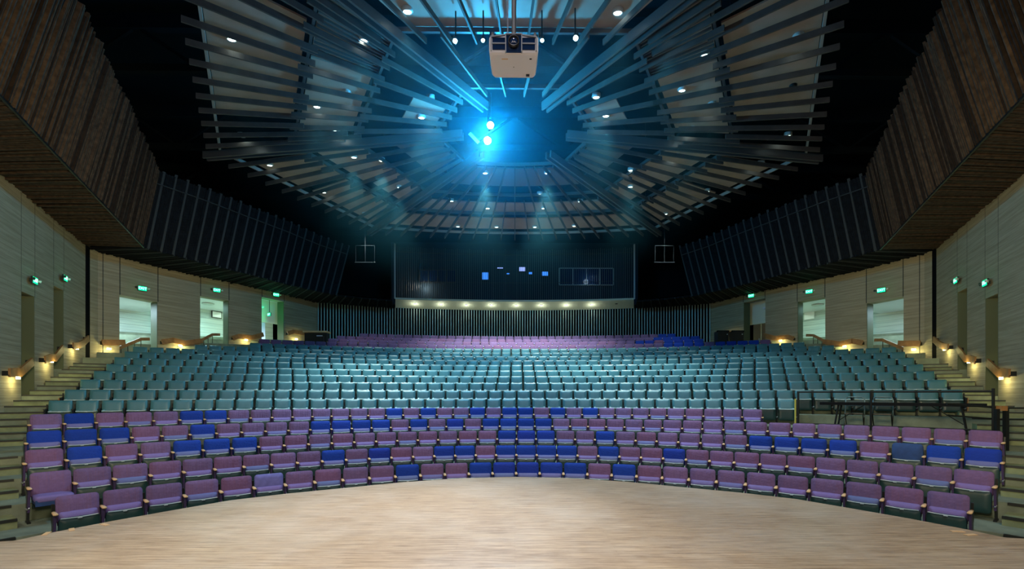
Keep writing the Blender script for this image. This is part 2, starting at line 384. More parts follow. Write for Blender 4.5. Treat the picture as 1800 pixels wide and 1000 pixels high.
# lobby beyond the openings
for sx, nm in ((-1, 'left'), (1, 'right')):
    off = []
    for i in range(0, 21):
        p, d = along(FAR, plen(FAR) * i / 20); off.append(((p[0] - d[1] * .5, p[1] + d[0] * .5), (p[0] - d[1] * 4.2, p[1] + d[0] * 4.2)))
    for kind in ('wall', 'floor', 'ceiling'):
        mb = MB()
        for (a, a2), (b, b2) in zip(off, off[1:]):
            k = off.index((a, a2)) / 20
            zf = 2.85 + 1.7 * k; zc = 5.15 + 1.0 * k
            zf = 2.85 if k < .35 else (3.55 if k < .68 else 4.25)
            zc = fh[0 if k < .35 else (1 if k < .68 else 2)] + .06
            if kind == 'wall':
                e = Vector((b2[0] - a2[0], b2[1] - a2[1])).normalized() * .02
                q = [a2, b2, (b2[0] - e.y * 8, b2[1] + e.x * 8), (a2[0] - e.y * 8, a2[1] + e.x * 8)]; z0, z1 = 1.5, 8
            else:
                q = [a, b, b2, a2]; z0, z1 = (zf - .1, zf) if kind == 'floor' else (zc, zc + .1)
            q = [mir(p, sx) for p in q]; mb.prism(q if sx < 0 else q[::-1], z0, z1)
        struct(mb.build('%s_lobby_%s' % (kind, nm), M['lobby_concrete'] if kind == 'wall' else (M['tread'] if kind == 'floor' else M['white'])))
    for k, pw, col in ((.17, 240, (.58, .86, 1.0)), (.5, 170, (.50, .95, .90)), (.8, 90, (.7, 1, .75))):
        p, d = along(FAR, plen(FAR) * k)
        zf = 2.85 if k < .35 else (3.55 if k < .68 else 4.25)
        q = mir((p[0] - d[1] * 2.0, p[1] + d[0] * 2.0, fh[0 if k < .35 else (1 if k < .68 else 2)] - .06), sx)
        if sx > 0: pw *= .5
        lamp('lobby_light', 'AREA', q, pw, col, shape='DISK', size=.6)
        t = empty('ceiling_light', (q[0], q[1], q[2] + .1))
        MB().lathe([(.30, 0), (.30, -.05), (.27, -.06)], n=24).build('trim_ring', M['trim'], t, True)
        tag(t, 'round ceiling light in the %s lobby beyond the %s opening' % (nm, {.17: 'widest', .5: 'middle', .8: 'rearmost'}[k]), 'ceiling light')

# rear wall: dark backing with vertical metal slats
mb = MB(); q = REAR + [(p[0] * 1.02, p[1] + .5) for p in REAR[::-1]]
for a, b in zip(REAR, REAR[1:]): mb.prism([a, (b), (b[0], b[1] + .3), (a[0], a[1] + .3)][::-1][::-1], 3.0, ZW + .05)
struct(mb.build('wall_rear', M['dark']))
mb = MB(); L = plen(REAR); n = int(L / .185)
for i in range(n + 1):
    (x, y), (dx, dy) = along(REAR, L * i / n)
    mb.box((x, y - .10, (4.6 + ZW) / 2), (.055, .09, ZW - 4.6), rz=atan2(dy, dx))
struct(mb.build('wall_rear_slats', M['rear_slat']))

# ------------------------------------------------------------------ floor tiers, concentric with the rows
NA = 64
def nose(n, ang):
    if n <= 1: c, R = 1.734, 7.6
    else:
        c, R = row_geom(n if n <= 20 else 20); R = row_geom(n)[1] - (1.207 if n <= 6 and n <= 5 else 1.06) + .10
        if n == 6: R = 15.536 + 6.1 + .12
    return R * sin(ang), c + R * cos(ang)
def nose_pts(n):
    a = radians(72) if n <= 5 else radians(60)
    return [nose(n, -a + 2 * a * i / NA) for i in range(NA + 1)]
mb = MB(); mbn = MB()
TIER = {n: floor_z(n) for n in range(1, 21)}
for n in range(2, 21):
    P = nose_pts(n); Q = nose_pts(n + 1) if n < 20 else [(p[0] * 1.3, p[1] + 6) for p in P]
    zf, zl = TIER[n], TIER[n - 1]
    vs = [(x, y, zl - .02) for x, y in P] + [(x, y, zf) for x, y in P] + [(x, y, zf) for x, y in Q]
    k = NA + 1; fs = []
    for i in range(NA): fs.append((i, i + 1, k + i + 1, k + i)); fs.append((k + i, k + i + 1, 2 * k + i + 1, 2 * k + i))
    mb.add(vs, fs)
mb.add([(-16, 1, TIER[1]), (16, 1, TIER[1]), (16, 13, TIER[1]), (-16, 13, TIER[1])], [(0, 1, 2, 3)])
struct(mb.build('floor', M['tier']))

# side aisle stairs: a half step in front of every tier, with dark nosings
ENDL = {1: 135, 2: 88, 3: 77, 4: 77, 5: 80, 6: 108, 7: 134, 8: 160, 9: 182, 10: 203, 11: 216, 12: 233, 13: 247, 14: 354, 15: 449, 16: 465, 17: 585, 18: 600, 19: 640}
ENDR = {1: 1668, 2: 1713, 3: 1729, 4: 1733, 5: 1323, 6: 1381, 7: 1672, 8: 1646, 9: 1626, 10: 1607, 11: 1592, 12: 1577, 13: 1562, 14: 1455, 15: 1404, 16: 1345, 17: 1228, 18: 1222, 19: 1180}
def wall_x(Y):                          # |X| of the wall at depth Y
    if Y < 18.85: return 6.9 + (Y + .6) / 19.45 * 10.72
    pts = FAR
    for a, b in zip(pts, pts[1:]):
        if a[1] <= Y <= b[1]: return -(a[0] + (b[0] - a[0]) * (Y - a[1]) / (b[1] - a[1]))
    return 13
def arc_range(n, sx, R, c):
    ex = -abs(on_row(ENDL[n], n)[0]) if n <= 13 else -14.9
    c0, R0 = row_geom(n); a0 = math.asin(min(.98, (abs(ex) + .33) / R0))
    a1 = a0
    while a1 < radians(75):
        X, Y = R * sin(a1), c + R * cos(a1)
        if X > wall_x(Y) - .01: break
        a1 += .004
    return a0, a1
for sx, nm in ((-1, 'left'), (1, 'right')):
    mb = MB(); mn = MB()
    for n in range(1, 15):
        c, _ = row_geom(n); R = sqrt(nose(n, 0)[0] ** 2 + (nose(n, 0)[1] - c) ** 2)
        a0, a1 = arc_range(n, sx, R, c)
        if a1 - a0 < .01: continue
        zf = TIER[n]; zl = TIER[n - 1] if n > 1 else TIER[1]
        K = 10
        for (r0, r1, z0, z1) in ([(R - .52, R + .02, zl - .05, (zf + zl) / 2)] if n > 1 else []):
            vs = []; fs = []
            for i in range(K + 1):
                a = a0 + (a1 - a0) * i / K
                for r in (r0, r1):
                    for z in (z0, z1): vs.append((sx * r * sin(a), c + r * cos(a), z))
            for i in range(K):
                o = i * 4; fs += [(o, o + 4, o + 5, o + 1), (o + 1, o + 5, o + 7, o + 3)]
            fs += [(0, 1, 3, 2), (K * 4, K * 4 + 2, K * 4 + 3, K * 4 + 1)]
            mb.add(vs, fs)
            for rr, zz in ((r0, z1), (R, zf)):
                vs = []; fs = []
                for i in range(K + 1):
                    a = a0 + (a1 - a0) * i / K
                    for r, z in ((rr - .012, zz - .035), (rr - .012, zz + .006), (rr + .05, zz + .006)): vs.append((sx * r * sin(a), c + r * cos(a), z))
                for i in range(K):
                    o = i * 3; fs += [(o, o + 3, o + 4, o + 1), (o + 1, o + 4, o + 5, o + 2)]
                mn.add(vs, fs)
    st = mb.build('aisle_stairs_%s' % nm, M['tread']); struct(st)
    struct(mn.build('trim_%d' % (7 if sx < 0 else 8), M['nosing']))

# ------------------------------------------------------------------ stage
edge_px = [(905, 838), (1000, 840), (1100, 846.5), (1200, 856), (1300, 865.5), (1400, 877), (1500, 894), (1600, 911.5), (1700, 930.5), (1765, 944.5), (1800, 946.5)]
half = [un_z(x, y, 0) for x, y in edge_px]; half[0] = (0, half[0][1])
half += [(half[-1][0] + 1.2, half[-1][1] - .1), (14, half[-1][1] - .3)]
edge = [(-x, y) for x, y in half[::-1]][:-1] + half
mb = MB(); mb.prism([(14, -4), *edge[::-1], (-14, -4)][::-1], -.12, 0)
struct(mb.build('floor_stage', M['stage']))
mb = MB(); mb.prism([(13.9, -4)] + [(x, y - .06) for x, y in edge[::-1]] + [(-13.9, -4)][::1], TIER[1] - .1, -.12)
struct(mb.build('wall_stage_front', M['dark']))
# brass strips and marks of tape set in the stage floor near its lip
for i, (x, y) in enumerate(((82, 938), (126, 931), (184, 922), (1683, 934), (1706, 940))):
    X, Y = un_z(x, y, 0)
    o = MB().box((X, Y, .003), (.05, .14, .006), rz=.5 + .3 * i).build('tape_mark', M['wood_cap'])
    tag(o, 'small gold tape mark on the stage lip, %s' % ['leftmost of all', 'second from the left', 'third from the left', 'left one of the pair at the right', 'rightmost of all'][i], 'tape mark', 'tape marks on the stage')

# ------------------------------------------------------------------ slatted bulkheads and soffits over the side aisles
ZB = ZW; ZTOP = 9.2 + EYE
foldL = [(-5.2, -1.2), (-9.96, 8.75), (-12.48, 13.45), (-15.35, 18.95)]
fold_far_px = [(251, 432.6), (336, 455), (423, 477), (510, 500), (591, 518), (640, 524), (689, 528)]
top_far_px = [(279, 302.4), (356, 330), (440, 364), (510, 392), (566, 417), (613.5, 434)]
fold_far = [un_z(x, y, ZB) for x, y in fold_far_px]
top_far = [un_z(x, y, ZTOP) for x, y in top_far_px]
top_near = [(un_z(140, 0, ZTOP)), un_z(279, 302.4, ZTOP)]
d = Vector(top_near[1]) - Vector(top_near[0]); top_near = [tuple(Vector(top_near[0]) - d * 1.1), top_near[1]]
print('FAR fold', [tuple(round(a, 1) for a in p) for p in fold_far], 'top', [tuple(round(a, 1) for a in p) for p in top_far], top_near)
foldn = [foldL[0], fold_far[0]]
def line_at(a, b, y): k = (y - a[1]) / (b[1] - a[1]); return (a[0] + (b[0] - a[0]) * k, y)
top_near = [line_at(*top_near, foldn[0][1]), top_near[1]]
def px_interp(tab, x):
    for (x0, y0), (x1, y1) in zip(tab, tab[1:]):
        if x <= x1 or (x1, y1) == tab[-1]: return y0 + (y1 - y0) * (x - x0) / (x1 - x0)
_pair = []
for j in range(61):
    xb = 251 + 340 * j / 60; xt = 279 + 334.5 * j / 60
    _pair.append((un_z(xb, px_interp(fold_far_px, xb), ZB), un_z(xt, px_interp(top_far_px, xt), ZTOP)))
fold_far5 = [p[0] for p in _pair]
def top_for(k):
    s = plen(fold_far5) * min(max(k, 0), 1)
    for (a, a2), (b, b2) in zip(_pair, _pair[1:]):
        L = sqrt((b[0] - a[0]) ** 2 + (b[1] - a[1]) ** 2)
        if s <= L or b == _pair[-1][0]: t_ = min(1, s / L); return (a2[0] + (b2[0] - a2[0]) * t_, a2[1] + (b2[1] - a2[1]) * t_)
        s -= L
def lerp3(a, b, t): return tuple(x + (y - x) * t for x, y in zip(a, b))
def rail_at(poly, k): return along(poly, plen(poly) * min(max(k, 0), 1))[0]
for sx, nm in ((-1, 'left'), (1, 'right')):
    P3 = lambda p, z: Vector(mir((p[0], p[1], z), sx))
    # backing surface
    mb = MB()
    for lo, hi in ((foldn, top_near), (fold_far5, None)):
        K = 12
        for i in range(K):
            a, b = rail_at(lo, i / K), rail_at(lo, (i + 1) / K); a2, b2 = (rail_at(hi, i / K), rail_at(hi, (i + 1) / K)) if hi else (top_for(i / K), top_for((i + 1) / K))
            o = Vector((-.14, .06, 0)); o.x *= -sx * -1 if False else 1
            vs = [P3((a[0] - .14, a[1] + .04), ZB), P3((b[0] - .14, b[1] + .04), ZB), P3((b2[0] - .14, b2[1] + .04), ZTOP - .3), P3((a2[0] - .14, a2[1] + .04), ZTOP - .3)]
            mb.add(vs, [(0, 1, 2, 3)])
    # soffit backing
    wl = [NEAR[0], NEAR[1]]
    for i in range(12):
        a, b = rail_at(foldn, i / 12), rail_at(foldn, (i + 1) / 12); a2, b2 = rail_at(wl, i / 12), rail_at(wl, (i + 1) / 12)
        mb.add([P3(a, ZB + .1), P3(b, ZB + .1), P3((b2[0] - .1, b2[1] + .1), ZB + .1), P3((a2[0] - .1, a2[1] + .1), ZB + .1)], [(0, 1, 2, 3)])
    wl2 = FAR + REAR[1:3]
    for i in range(20):
        a, b = rail_at(fold_far, i / 20), rail_at(fold_far, (i + 1) / 20); a2, b2 = rail_at(wl2, i / 20), rail_at(wl2, (i + 1) / 20)
        mb.add([P3(a, ZB + .1), P3(b, ZB + .1), P3((b2[0] - .2, b2[1] + .2), ZB + .1), P3((a2[0] - .2, a2[1] + .2), ZB + .1)], [(0, 1, 2, 3)])
    struct(mb.build('wall_%s_bulkhead' % nm, M['dark']))
    # dense brown slats over the front wall: leaning face and underside
    mb = MB(); n = 230
    for i in range(n + 1):
        k = (i + random.uniform(-.15, .15)) / n; a = rail_at(foldn, k); b = rail_at(top_near, k); e = random.uniform(-.10, .15)
        p, q = P3(a, ZB + .02), P3(b, ZTOP + e)
        mb.bar(p, q, .04 if random.random() < .75 else .025, random.choice((.04, .06, .13)), up=(sx * 1, -.5, .2), mi=random.choice((0, 0, 1)))
        w2 = rail_at(wl, k); q2 = P3((w2[0] + .02, w2[1]), ZB + random.uniform(-.03, .03)); p2 = P3(a, ZB)
        mb.bar(p2, q2, .06, random.uniform(.05, .16))
    for k in (.985, 1):
        pass
    struct(mb.build('wall_%s_slats' % nm, [M['slat_brown'], M['slat_deep']]))
    # edge angle along the fold
    mb = MB(); mb.bar(P3((foldn[0][0] + .04, foldn[0][1]), ZB - .05), P3((foldn[1][0] + .04, foldn[1][1]), ZB - .05), .05, .05)
    struct(mb.build('trim_%d' % (9 if sx < 0 else 10), M['black_metal']))
    # far bulkhead: fine dark slats with a brighter rib every seventh
    md, mr = MB(), MB(); n = 150
    for i in range(n + 1):
        k = i / n; a = rail_at(fold_far5, k); b = top_for(k)
        rib = i % 7 == 3
        p, q = P3(a, ZB + (-.03 if rib else .02)), P3(b, ZTOP + random.uniform(-.02, .06) + (.1 if rib else 0))
        (mr if rib else md).bar(p, q, .035 if rib else .04, .10 if rib else .05, up=(sx, -.5, .2))
    n = 190
    for i in range(n + 1):
        k = i / n; a = rail_at(fold_far, k); w2 = rail_at(wl2, k); rib = i % 7 == 3
        (mr if rib else md).bar(P3(a, ZB - (.03 if rib else 0)), P3((w2[0] + .02, w2[1]), ZB + (0 if rib else random.uniform(-.03, .03))), .035 if rib else .06, .09 if rib else random.uniform(.05, .14))
    for zz, kk in ((.84, 1.0),):
        pts = [Vector(P3(rail_at(fold_far5, i / 24), ZB)).lerp(P3(top_for(i / 24), ZTOP), zz) + Vector((.05 * -sx, -.06, 0)) for i in range(25)]
        mr.tube(pts, .022, 6)
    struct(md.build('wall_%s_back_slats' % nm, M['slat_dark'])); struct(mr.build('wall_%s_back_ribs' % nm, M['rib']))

# roof and the dark upper shell of the hall
mb = MB(); mb.box((0, 16, 15.5), (60, 50, .3)); mb.box((0, 38.5, 9), (60, .3, 14)); mb.box((-24, 16, 9), (.3, 50, 14)); mb.box((24, 16, 9), (.3, 50, 14))
struct(mb.build('ceiling', M['roof']))
mb = MB()
for y in (6, 11, 16, 21, 26):
    mb.bar((-22, y, 14.6), (22, y, 14.6), .25, .5); mb.bar((-22, y, 13.0), (22, y, 13.0), .2, .25)
    for i in range(-10, 10):
        if i % 2: mb.bar((i * 2.2, y, 13), (i * 2.2 + 2.2, y, 14.5), .1, .1)
        else: mb.bar((i * 2.2, y, 14.5), (i * 2.2 + 2.2, y, 13), .1, .1)
struct(mb.build('ceiling_trusses', M['roof']))

# ------------------------------------------------------------------ control booth at the rear
BZ0 = 6.5 + EYE; BZ1 = 10.15 + EYE
def booth_front(x): # front curve
    return 31.85 - .0108 * x * x
bx = 8.15
M['frame_pale'] = mat('pale_window_frame', (.34, .42, .44), .5); M['booth_slat'] = mat('booth_slats', (.11, .15, .16), .5, .1); M['booth_wall_blue_lit'] = mat('booth_wall_blue_lit', (.012, .035, .06), .8)  # booth wall is navy: the blue light in there is put into its colour
lamp('booth_dim_lamp', 'POINT', (5.2, 32.3, 9.9), 5, (.55, .8, 1.0), shadow_soft_size=.2)
lamp('booth_lamp', 'POINT', (-6.4, 32.45, 9.3), 22, (.9, .85, .7), shadow_soft_size=.1)
t = empty('control_booth', (0, 31.8, BZ0)); tag(t, 'dark glazed control booth behind vertical slats above the rear wall', 'control booth')
def LP(o, p): return (p[0] - o.location.x, p[1] - o.location.y, p[2] - o.location.z)
mb = MB(); K = 24
for i in range(K):
    a, b = -bx + 2 * bx * i / K, -bx + 2 * bx * (i + 1) / K
    ya, yb = booth_front(a), booth_front(b)
    ra = 33.36 - .0135 * a * a * (1) ; rb = 33.36 - .0135 * b * b
    vs = [(a, ya, BZ0), (b, yb, BZ0), (b * 1.04, rb - .12, ZW - .0), (a * 1.04, ra - .12, ZW - .0), (a, ya, BZ0 + .12), (b, yb, BZ0 + .12), (b * 1.04, rb, ZW + .35), (a * 1.04, ra, ZW + .35)]
    vs = [LP(t, v) for v in vs]
    mb.add(vs, [(0, 1, 2, 3), (0, 4, 5, 1), (4, 7, 6, 5), (2, 6, 7, 3)] + ([(0, 3, 7, 4)] if i == 0 else []) + ([(1, 5, 6, 2)] if i == K - 1 else []))
tag(mb.build('cream_soffit', M['cream'], t), 'pale cream band under the booth')
mb = MB(); n = 118
for i in range(n + 1):
    x = -bx + 2 * bx * i / n; y = booth_front(x) + .05
    big = i % 6 == 0
    mb.box(LP(t, (x, y, (BZ0 + BZ1) / 2 + (.06 if big else 0))), (.035 if big else .022, .05, BZ1 - BZ0 - .1))
mb.build('slat_screen', M['booth_slat'], t)
for sx in (-1, 1):
    mb = MB(); mb.box(LP(t, (sx * (bx + .04), booth_front(bx), (BZ0 + BZ1) / 2 + .1)), (.08, .12, BZ1 - BZ0 + .1)); mb.build('end_post', M['trim'], t)
for z in (BZ1 - .35, BZ0 + 1.35, BZ1 - .8, BZ0 + .1):
    mb = MB(); mb.tube([LP(t, (x, booth_front(x) + .12, z)) for x in [-bx + 2 * bx * i / 20 for i in range(21)]], .035 if z > BZ1 - .5 else .015, 6); mb.build('rail', M['rib'], t)
# booth back wall, windows
mb = MB(); mb.box(LP(t, (0, 32.9, (BZ0 + BZ1) / 2 + .4)), (2 * bx + 1.5, .15, BZ1 - BZ0 + .8)); mb.build('back_wall', M['booth_wall_blue_lit'], t)
for wx, ww, lit in ((-5.55, 2.6, 0), (5.15, 3.9, 1)):
    z0, z1 = (9.55, 10.75) if lit else (9.7, 10.6)
    mb = MB(); yb = 32.75
    for (p, q) in (((wx - ww / 2, z0), (wx + ww / 2, z0)), ((wx - ww / 2, z1), (wx + ww / 2, z1)), ((wx - ww / 2, z0), (wx - ww / 2, z1)), ((wx + ww / 2, z0), (wx + ww / 2, z1)), ((wx - ww / 4, z0), (wx - ww / 4, z1)), ((wx + ww / 4, z0), (wx + ww / 4, z1)), ((wx, z0), (wx, z1))):
        mb.bar(LP(t, (p[0], yb, p[1])), LP(t, (q[0], yb, q[1])), .06, .05, up=(0, 1, 0))
    wf = mb.build('window_frame', M['frame_pale'] if lit else M['rib'], t)
    mb = MB(); mb.box(LP(t, (wx, yb + .03, (z0 + z1) / 2)), (ww, .02, z1 - z0)); mb.build('window_pane', M['lensglass'], wf)
M['tabletop'] = mat('black_laminate', (.008, .009, .010), .85, spec=.1)
M['chairframe'] = mat('chair_frame_steel', (.16, .24, .24), .4, .3)
M['screen'] = mat('lit_screen', (0, .1, .4), .3, emit=(.04, .22, .85), es=1.3)
M['screen2'] = mat('pale_screen', (.1, .2, .4), .3, emit=(.3, .42, 1.0), es=1.1)
for i, (x, y, wd, ht, m) in enumerate(((853, 485, .42, .50, 'screen'), (879, 471, .42, .06, 'screen2'), (893, 481, .2, .08, 'screen'), (918, 473, .42, .28, 'screen2'), (932, 480, .26, .14, 'screen'), (958, 481, .42, .28, 'screen'))):
    Y = 32.4; X = rayt(x) * Y; z = z_at(y, X, Y)
    mo = empty('monitor', (X, Y, z - ht / 2))
    MB().box((0, .03, ht / 2), (wd + .05, .05, ht + .05)).build('casing', M['black'], mo); MB().box((0, 0, ht / 2), (wd, .015, ht)).build('screen', M[m], mo)
    MB().bar((0, .06, ht / 2), (0, .43, ht / 2), .04, .04).build('wall_arm', M['black'], mo)
    tag(mo, ['tall bright blue monitor, leftmost in the control booth', 'thin pale lit bar of a screen, second from left in the booth', 'tiny blue screen third from the left in the booth', 'pale bright monitor just right of the booth centre', 'small dim blue screen between the pale monitor and the rightmost one', 'rightmost blue monitor in the control booth'][i], 'monitor')
# hanging pipe bars beside the booth
for sx in (-1, 1):
    X, Y, z = sx * 7.9, 24.5, 0
    X = rayt(905 + sx * 263) * Y; z = z_at(461, X, Y)
    h = empty('hanging_pipe', (X, Y, z))
    MB().tube([(-.55, 0, 0), (.55, 0, 0)], .018).build('crossbar', M['rib'], h)
    MB().tube([(0, 0, 0), (0, 0, 15.3 - z)], .006).build('cable', M['rib'], h)
    for e in (-.5, .5): MB().tube([(e, 0, 0), (e, 0, .9)], .005).build('hanger', M['rib'], h)
    MB().tube([(-.5, 0, .9), (.5, 0, .9)], .008).build('top_bar', M['rib'], h)
    tag(h, 'thin steel pipe bar hung on a cable %s of the control booth' % ('left' if sx < 0 else 'right'), 'pipe')
# soffit downlights in the cream band
for i in range(9):
    x = 732 + i * (1039 - 732) / 7
    if i == 8: x = 1047 + 34
    X = rayt(x) * 32.3; Yc = booth_front(X) + .55; z = ZW + (BZ0 - ZW) * .62 - .012
    d = empty('soffit_light', (X, Yc, z))
    MB().lathe([(.10, .03), (.10, -.01), (.075, -.015)], n=16).build('trim_ring', M['trim'] if i < 8 else M['black'], d, True)
    if i < 8:
        MB().lathe([(.07, 0), (.07, -.022)], n=16).build('lens', M['led'], d)
        lamp('soffit_lamp', 'POINT', (X, Yc - .05, z - .30), 7, (.88, 1.0, .82), shadow_soft_size=.06)
        tag(d, 'lit round soffit light in the cream band, %s from the left' % ORD[i + 1], 'soffit light', 'soffit lights under the booth')
    else: tag(d, 'unlit black round soffit light at the right end of the cream band', 'soffit light', 'soffit lights under the booth')

# ------------------------------------------------------------------ seats
def rrect(w, h, r, n=4):
    pts = []
    for cx, cz, a0 in ((w / 2 - r, h / 2 - r, 0), (-w / 2 + r, h / 2 - r, 90), (-w / 2 + r, -h / 2 + r, 180), (w / 2 - r, -h / 2 + r, 270)):
        for i in range(n + 1):
            a = radians(a0 + 90 * i / n); pts.append((cx + r * cos(a), cz + r * sin(a)))
    return pts
def pillow(w, h, t, r, bulge, curve=0, n=3, tilt=0, org=(0, 0, 0), sag=0):
    """upholstered slab facing -Y, width w, height h (origin at its bottom middle, rear face), tilted back by tilt"""
    mb = MB(); rings = [(.97, 0), (1, -.25), (1, -.7), (.955, -1), (.6, -1 - bulge * .8), (.25, -1 - bulge)]
    base = rrect(w, h, r, n); k = len(base); vs = []
    for sc, d in rings:
        ww, hh = w - (1 - sc) * min(w, h) * (1 if sc > .9 else 1), h - (1 - sc) * min(w, h)
        for x, z in (rrect(max(ww, .02), max(hh, .02), r * sc, n) if sc > .9 else [(x * sc, z * sc) for x, z in base]):
            vs.append((x, d * t, z))
    out = []
    R = Matrix.Rotation(-tilt, 3, 'X')
    for x, y, z in vs:
        y -= curve * x * x; z += sag * x * x * (1 if z > 0 else 0)
        p = R @ Vector((x, y, z + h / 2)); out.append(p + Vector(org))
    fs = []
    for i in range(len(rings) - 1):
        for j in range(k):
            j2 = (j + 1) % k; fs.append((i * k + j, (i + 1) * k + j, (i + 1) * k + j2, i * k + j2))
    fs.append(tuple(range(k))); fs.append(tuple(range((len(rings) - 1) * k, len(rings) * k))[::-1])
    mb.add(out, fs); return mb
TL = radians(11)
def parts(kind):
    D = {}
    if kind == 'front':
        D['backrest'] = pillow(.505, .42, .075, .055, .35, .35, 4, TL, (0, -.08, .392), 0).mesh('backrest', M['mauve'], True)
        D['cushion'] = pillow(.46, .40, .10, .045, .15, .3, 3, radians(7), (0, -.115, .165), .25).mesh('seat_cushion', M['violet'], True)
        D['pan'] = pillow(.47, .37, .03, .05, .5, .3, 3, radians(4), (0, -.225, .12), .25).mesh('seat_pan', M['shell'], True)
        rim = MB(); rim.tube([(x, -.262 - .3 * x * x, .49 + .25 * x * x) for x in [-.215 + .43 * i / 6 for i in range(7)]], .008, 5)
        rim.box((0, -.28, .486), (.05, .02, .02)); D['rim'] = rim.mesh('pan_rim', M['shellrim'])
    else:
        D['backrest'] = pillow(.472, .41, .06, .022, .5, .42, 2, TL, (0, -.08, .40), -.16).mesh('backrest', M['teal'], True)
        D['cushion'] = pillow(.46, .38, .075, .03, .15, .3, 2, radians(7), (0, -.105, .155), .1).mesh('seat_cushion', M['tealseat'], True)
        D['pan'] = pillow(.465, .36, .03, .035, .5, .3, 2, radians(4), (0, -.19, .135), .1).mesh('seat_pan', M['shell'], True)
        rim = MB(); rim.tube([(x, -.225 - .3 * x * x, .495 + .1 * x * x) for x in [-.22 + .44 * i / 6 for i in range(7)]], .012, 5)
        rim.box((0, -.24, .495), (.06, .02, .025)); D['rim'] = rim.mesh('pan_rim', M['tealrim'])
    sh = MB(); m = Matrix.Rotation(-TL, 3, 'X')
    sh.box((0, -.028, .56), (.46, .022, .40), m); sh.box((0, -.07, .30), (.44, .03, .14)); D['shell'] = sh.mesh('back_shell', M['shell'])
    arm = MB()
    if kind == 'front':
        arm.tube([(.275, -.36, .585), (.275, -.345, .588), (.275, -.20, .592), (.275, -.08, .59)], [.018, .034, .030, .022], 8)
        arm.v = [(x, y, .588 + (z - .588) * .55) for x, y, z in arm.v]
        D['arm'] = arm.mesh('armrest', M['wood_cap'], True)
    else:
        arm.box((.275, -.20, .56), (.045, .26, .022)); D['arm'] = arm.mesh('armrest', M['black'])
    pn = MB(); q = [(-.31, .575), (-.08, .575), (-.06, .18), (-.22, .18)]
    vs = [(.275 - .014, y, z) for y, z in q] + [(.275 + .014, y, z) for y, z in q]
    pn.add(vs, [(0, 1, 2, 3), (7, 6, 5, 4), (0, 4, 5, 1), (1, 5, 6, 2), (2, 6, 7, 3), (3, 7, 4, 0)])
    D['panel'] = pn.mesh('arm_panel', M['armpanel'] if kind == 'front' else M['black'])
    st = MB(); st.box((.275, -.10, .29), (.03, .12, .58)); st.box((.275, -.13, .012), (.045, .24, .024)); st.box((.275, -.03, .55), (.03, .05, .3))
    if kind != 'front': st.lathe([(.014, -.335), (.014, -.345)], (.275, 0, 0), 8)
    D['stand'] = st.mesh('stand', M['black_metal'])
    wd = MB(); wd.box((.31, -.22, .36), (.02, .16, .40)); D['wood'] = wd.mesh('aisle_panel', M['wood_rail'])
    hk = MB(); hk.tube([(.245, -.17, .25), (.26, -.22, .23), (.275, -.24, .25), (.29, -.22, .28)], .012, 6); D['hinge'] = hk.mesh('hinge', M['steel'])
    return D
PF, PT = parts('front'), parts('teal')
def shifted(me, dx):
    m2 = me.copy()
    for v in m2.vertices: v.co.x += dx
    return m2
for D in (PF, PT):
    for k in ('arm', 'panel', 'stand', 'hinge'): D[k + 'L'] = shifted(D[k], -.55)
    D['woodL'] = shifted(D['wood'], -.62)
def recol(me, m, name=None):
    m2 = me.copy(); m2.materials[0] = m; return m2
BACKS = {'P': PF['backrest'], 'B': recol(PF['backrest'], M['blue']), 'L': recol(PF['backrest'], M['lavender']), 'N': recol(PF['backrest'], M['navy'])}
CUSH = {'P': PF['cushion'], 'B': recol(PF['cushion'], M['seatblue']), 'X': recol(PF['cushion'], M['blue'])}
COLW = {'P': 'mauve', 'B': 'royal blue', 'L': 'pale lavender-blue', 'N': 'dark navy'}
tall = PF['backrest'].copy()
tall.materials[0] = M['navy']
for v in tall.vertices: v.co.z = .80 - (.80 - v.co.z) * 1.45
low_c = pillow(.47, .44, .10, .045, .12, 0, 3, 0, (0, 0, 0)).mesh('seat_cushion', M['violet'], True)
for v in low_c.vertices:
    x, y, z = v.co; v.co = (x, -.52 + z, .42 - y * .9 - .05)
low_p = MB(); low_p.box((0, -.30, .35), (.46, .42, .03)); low_p.box((0, -.50, .36), (.46, .03, .10))
low_p = low_p.mesh('seat_pan', M['navy'])

def seat(n, a, D, back, cush, label, group, first, detail=True, down=False, tallb=False, name='fabric_theater_seat', cat='theater seat', last=False):
    c, R = row_geom(n)
    t = empty(name, (R * sin(a), c + R * cos(a), floor_z(n)), -a)
    link('backrest', tall if tallb else back, t)
    if detail: link('back_shell', D['shell'], t)
    if down:
        link('seat_cushion', low_c, t); p = link('seat_pan', low_p, t)
    else:
        if not tallb: link('seat_cushion', cush, t)
        p = link('seat_pan', D['pan'], t); link('pan_rim', D['rim'], p)
    r = link('armrest', D['arm'], t)
    if detail: link('arm_panel', D['panel'], r)
    s = link('stand', D['stand'], t)
    if detail: link('hinge', D['hinge'], s)
    if first:
        r = link('armrest', D['armL'], t); link('arm_panel', D['panelL'], r); s = link('stand', D['standL'], t); link('hinge', D['hingeL'], s)
    if n == 7 and (first or last): link('aisle_panel', D['woodL' if first else 'wood'], t)
    tag(t, label, cat, group); return t
rows_col = {1: 'PPPPPLPPPPBPPBBBBBPBPPPPPPPPPP', 2: 'PPPPPPPPPBPBPPBBPBBBBPBPPBPPPPPPPPPP',
            3: 'PBPPBBBPPPPPPPPPPPBBBPPBPPPPPPBBBBPNBB', 4: 'BBBPPBPPPPBBBBPBPBPBBBBPPPPPPPPPPPPPPPPPPP', 5: 'PBPPPBBPPPPPPPPBPBPPBPBBPBPBPPPPPPPPP'}
ROWN = {1: 'front', 2: 'second', 3: 'third', 4: 'fourth', 5: 'fifth'}
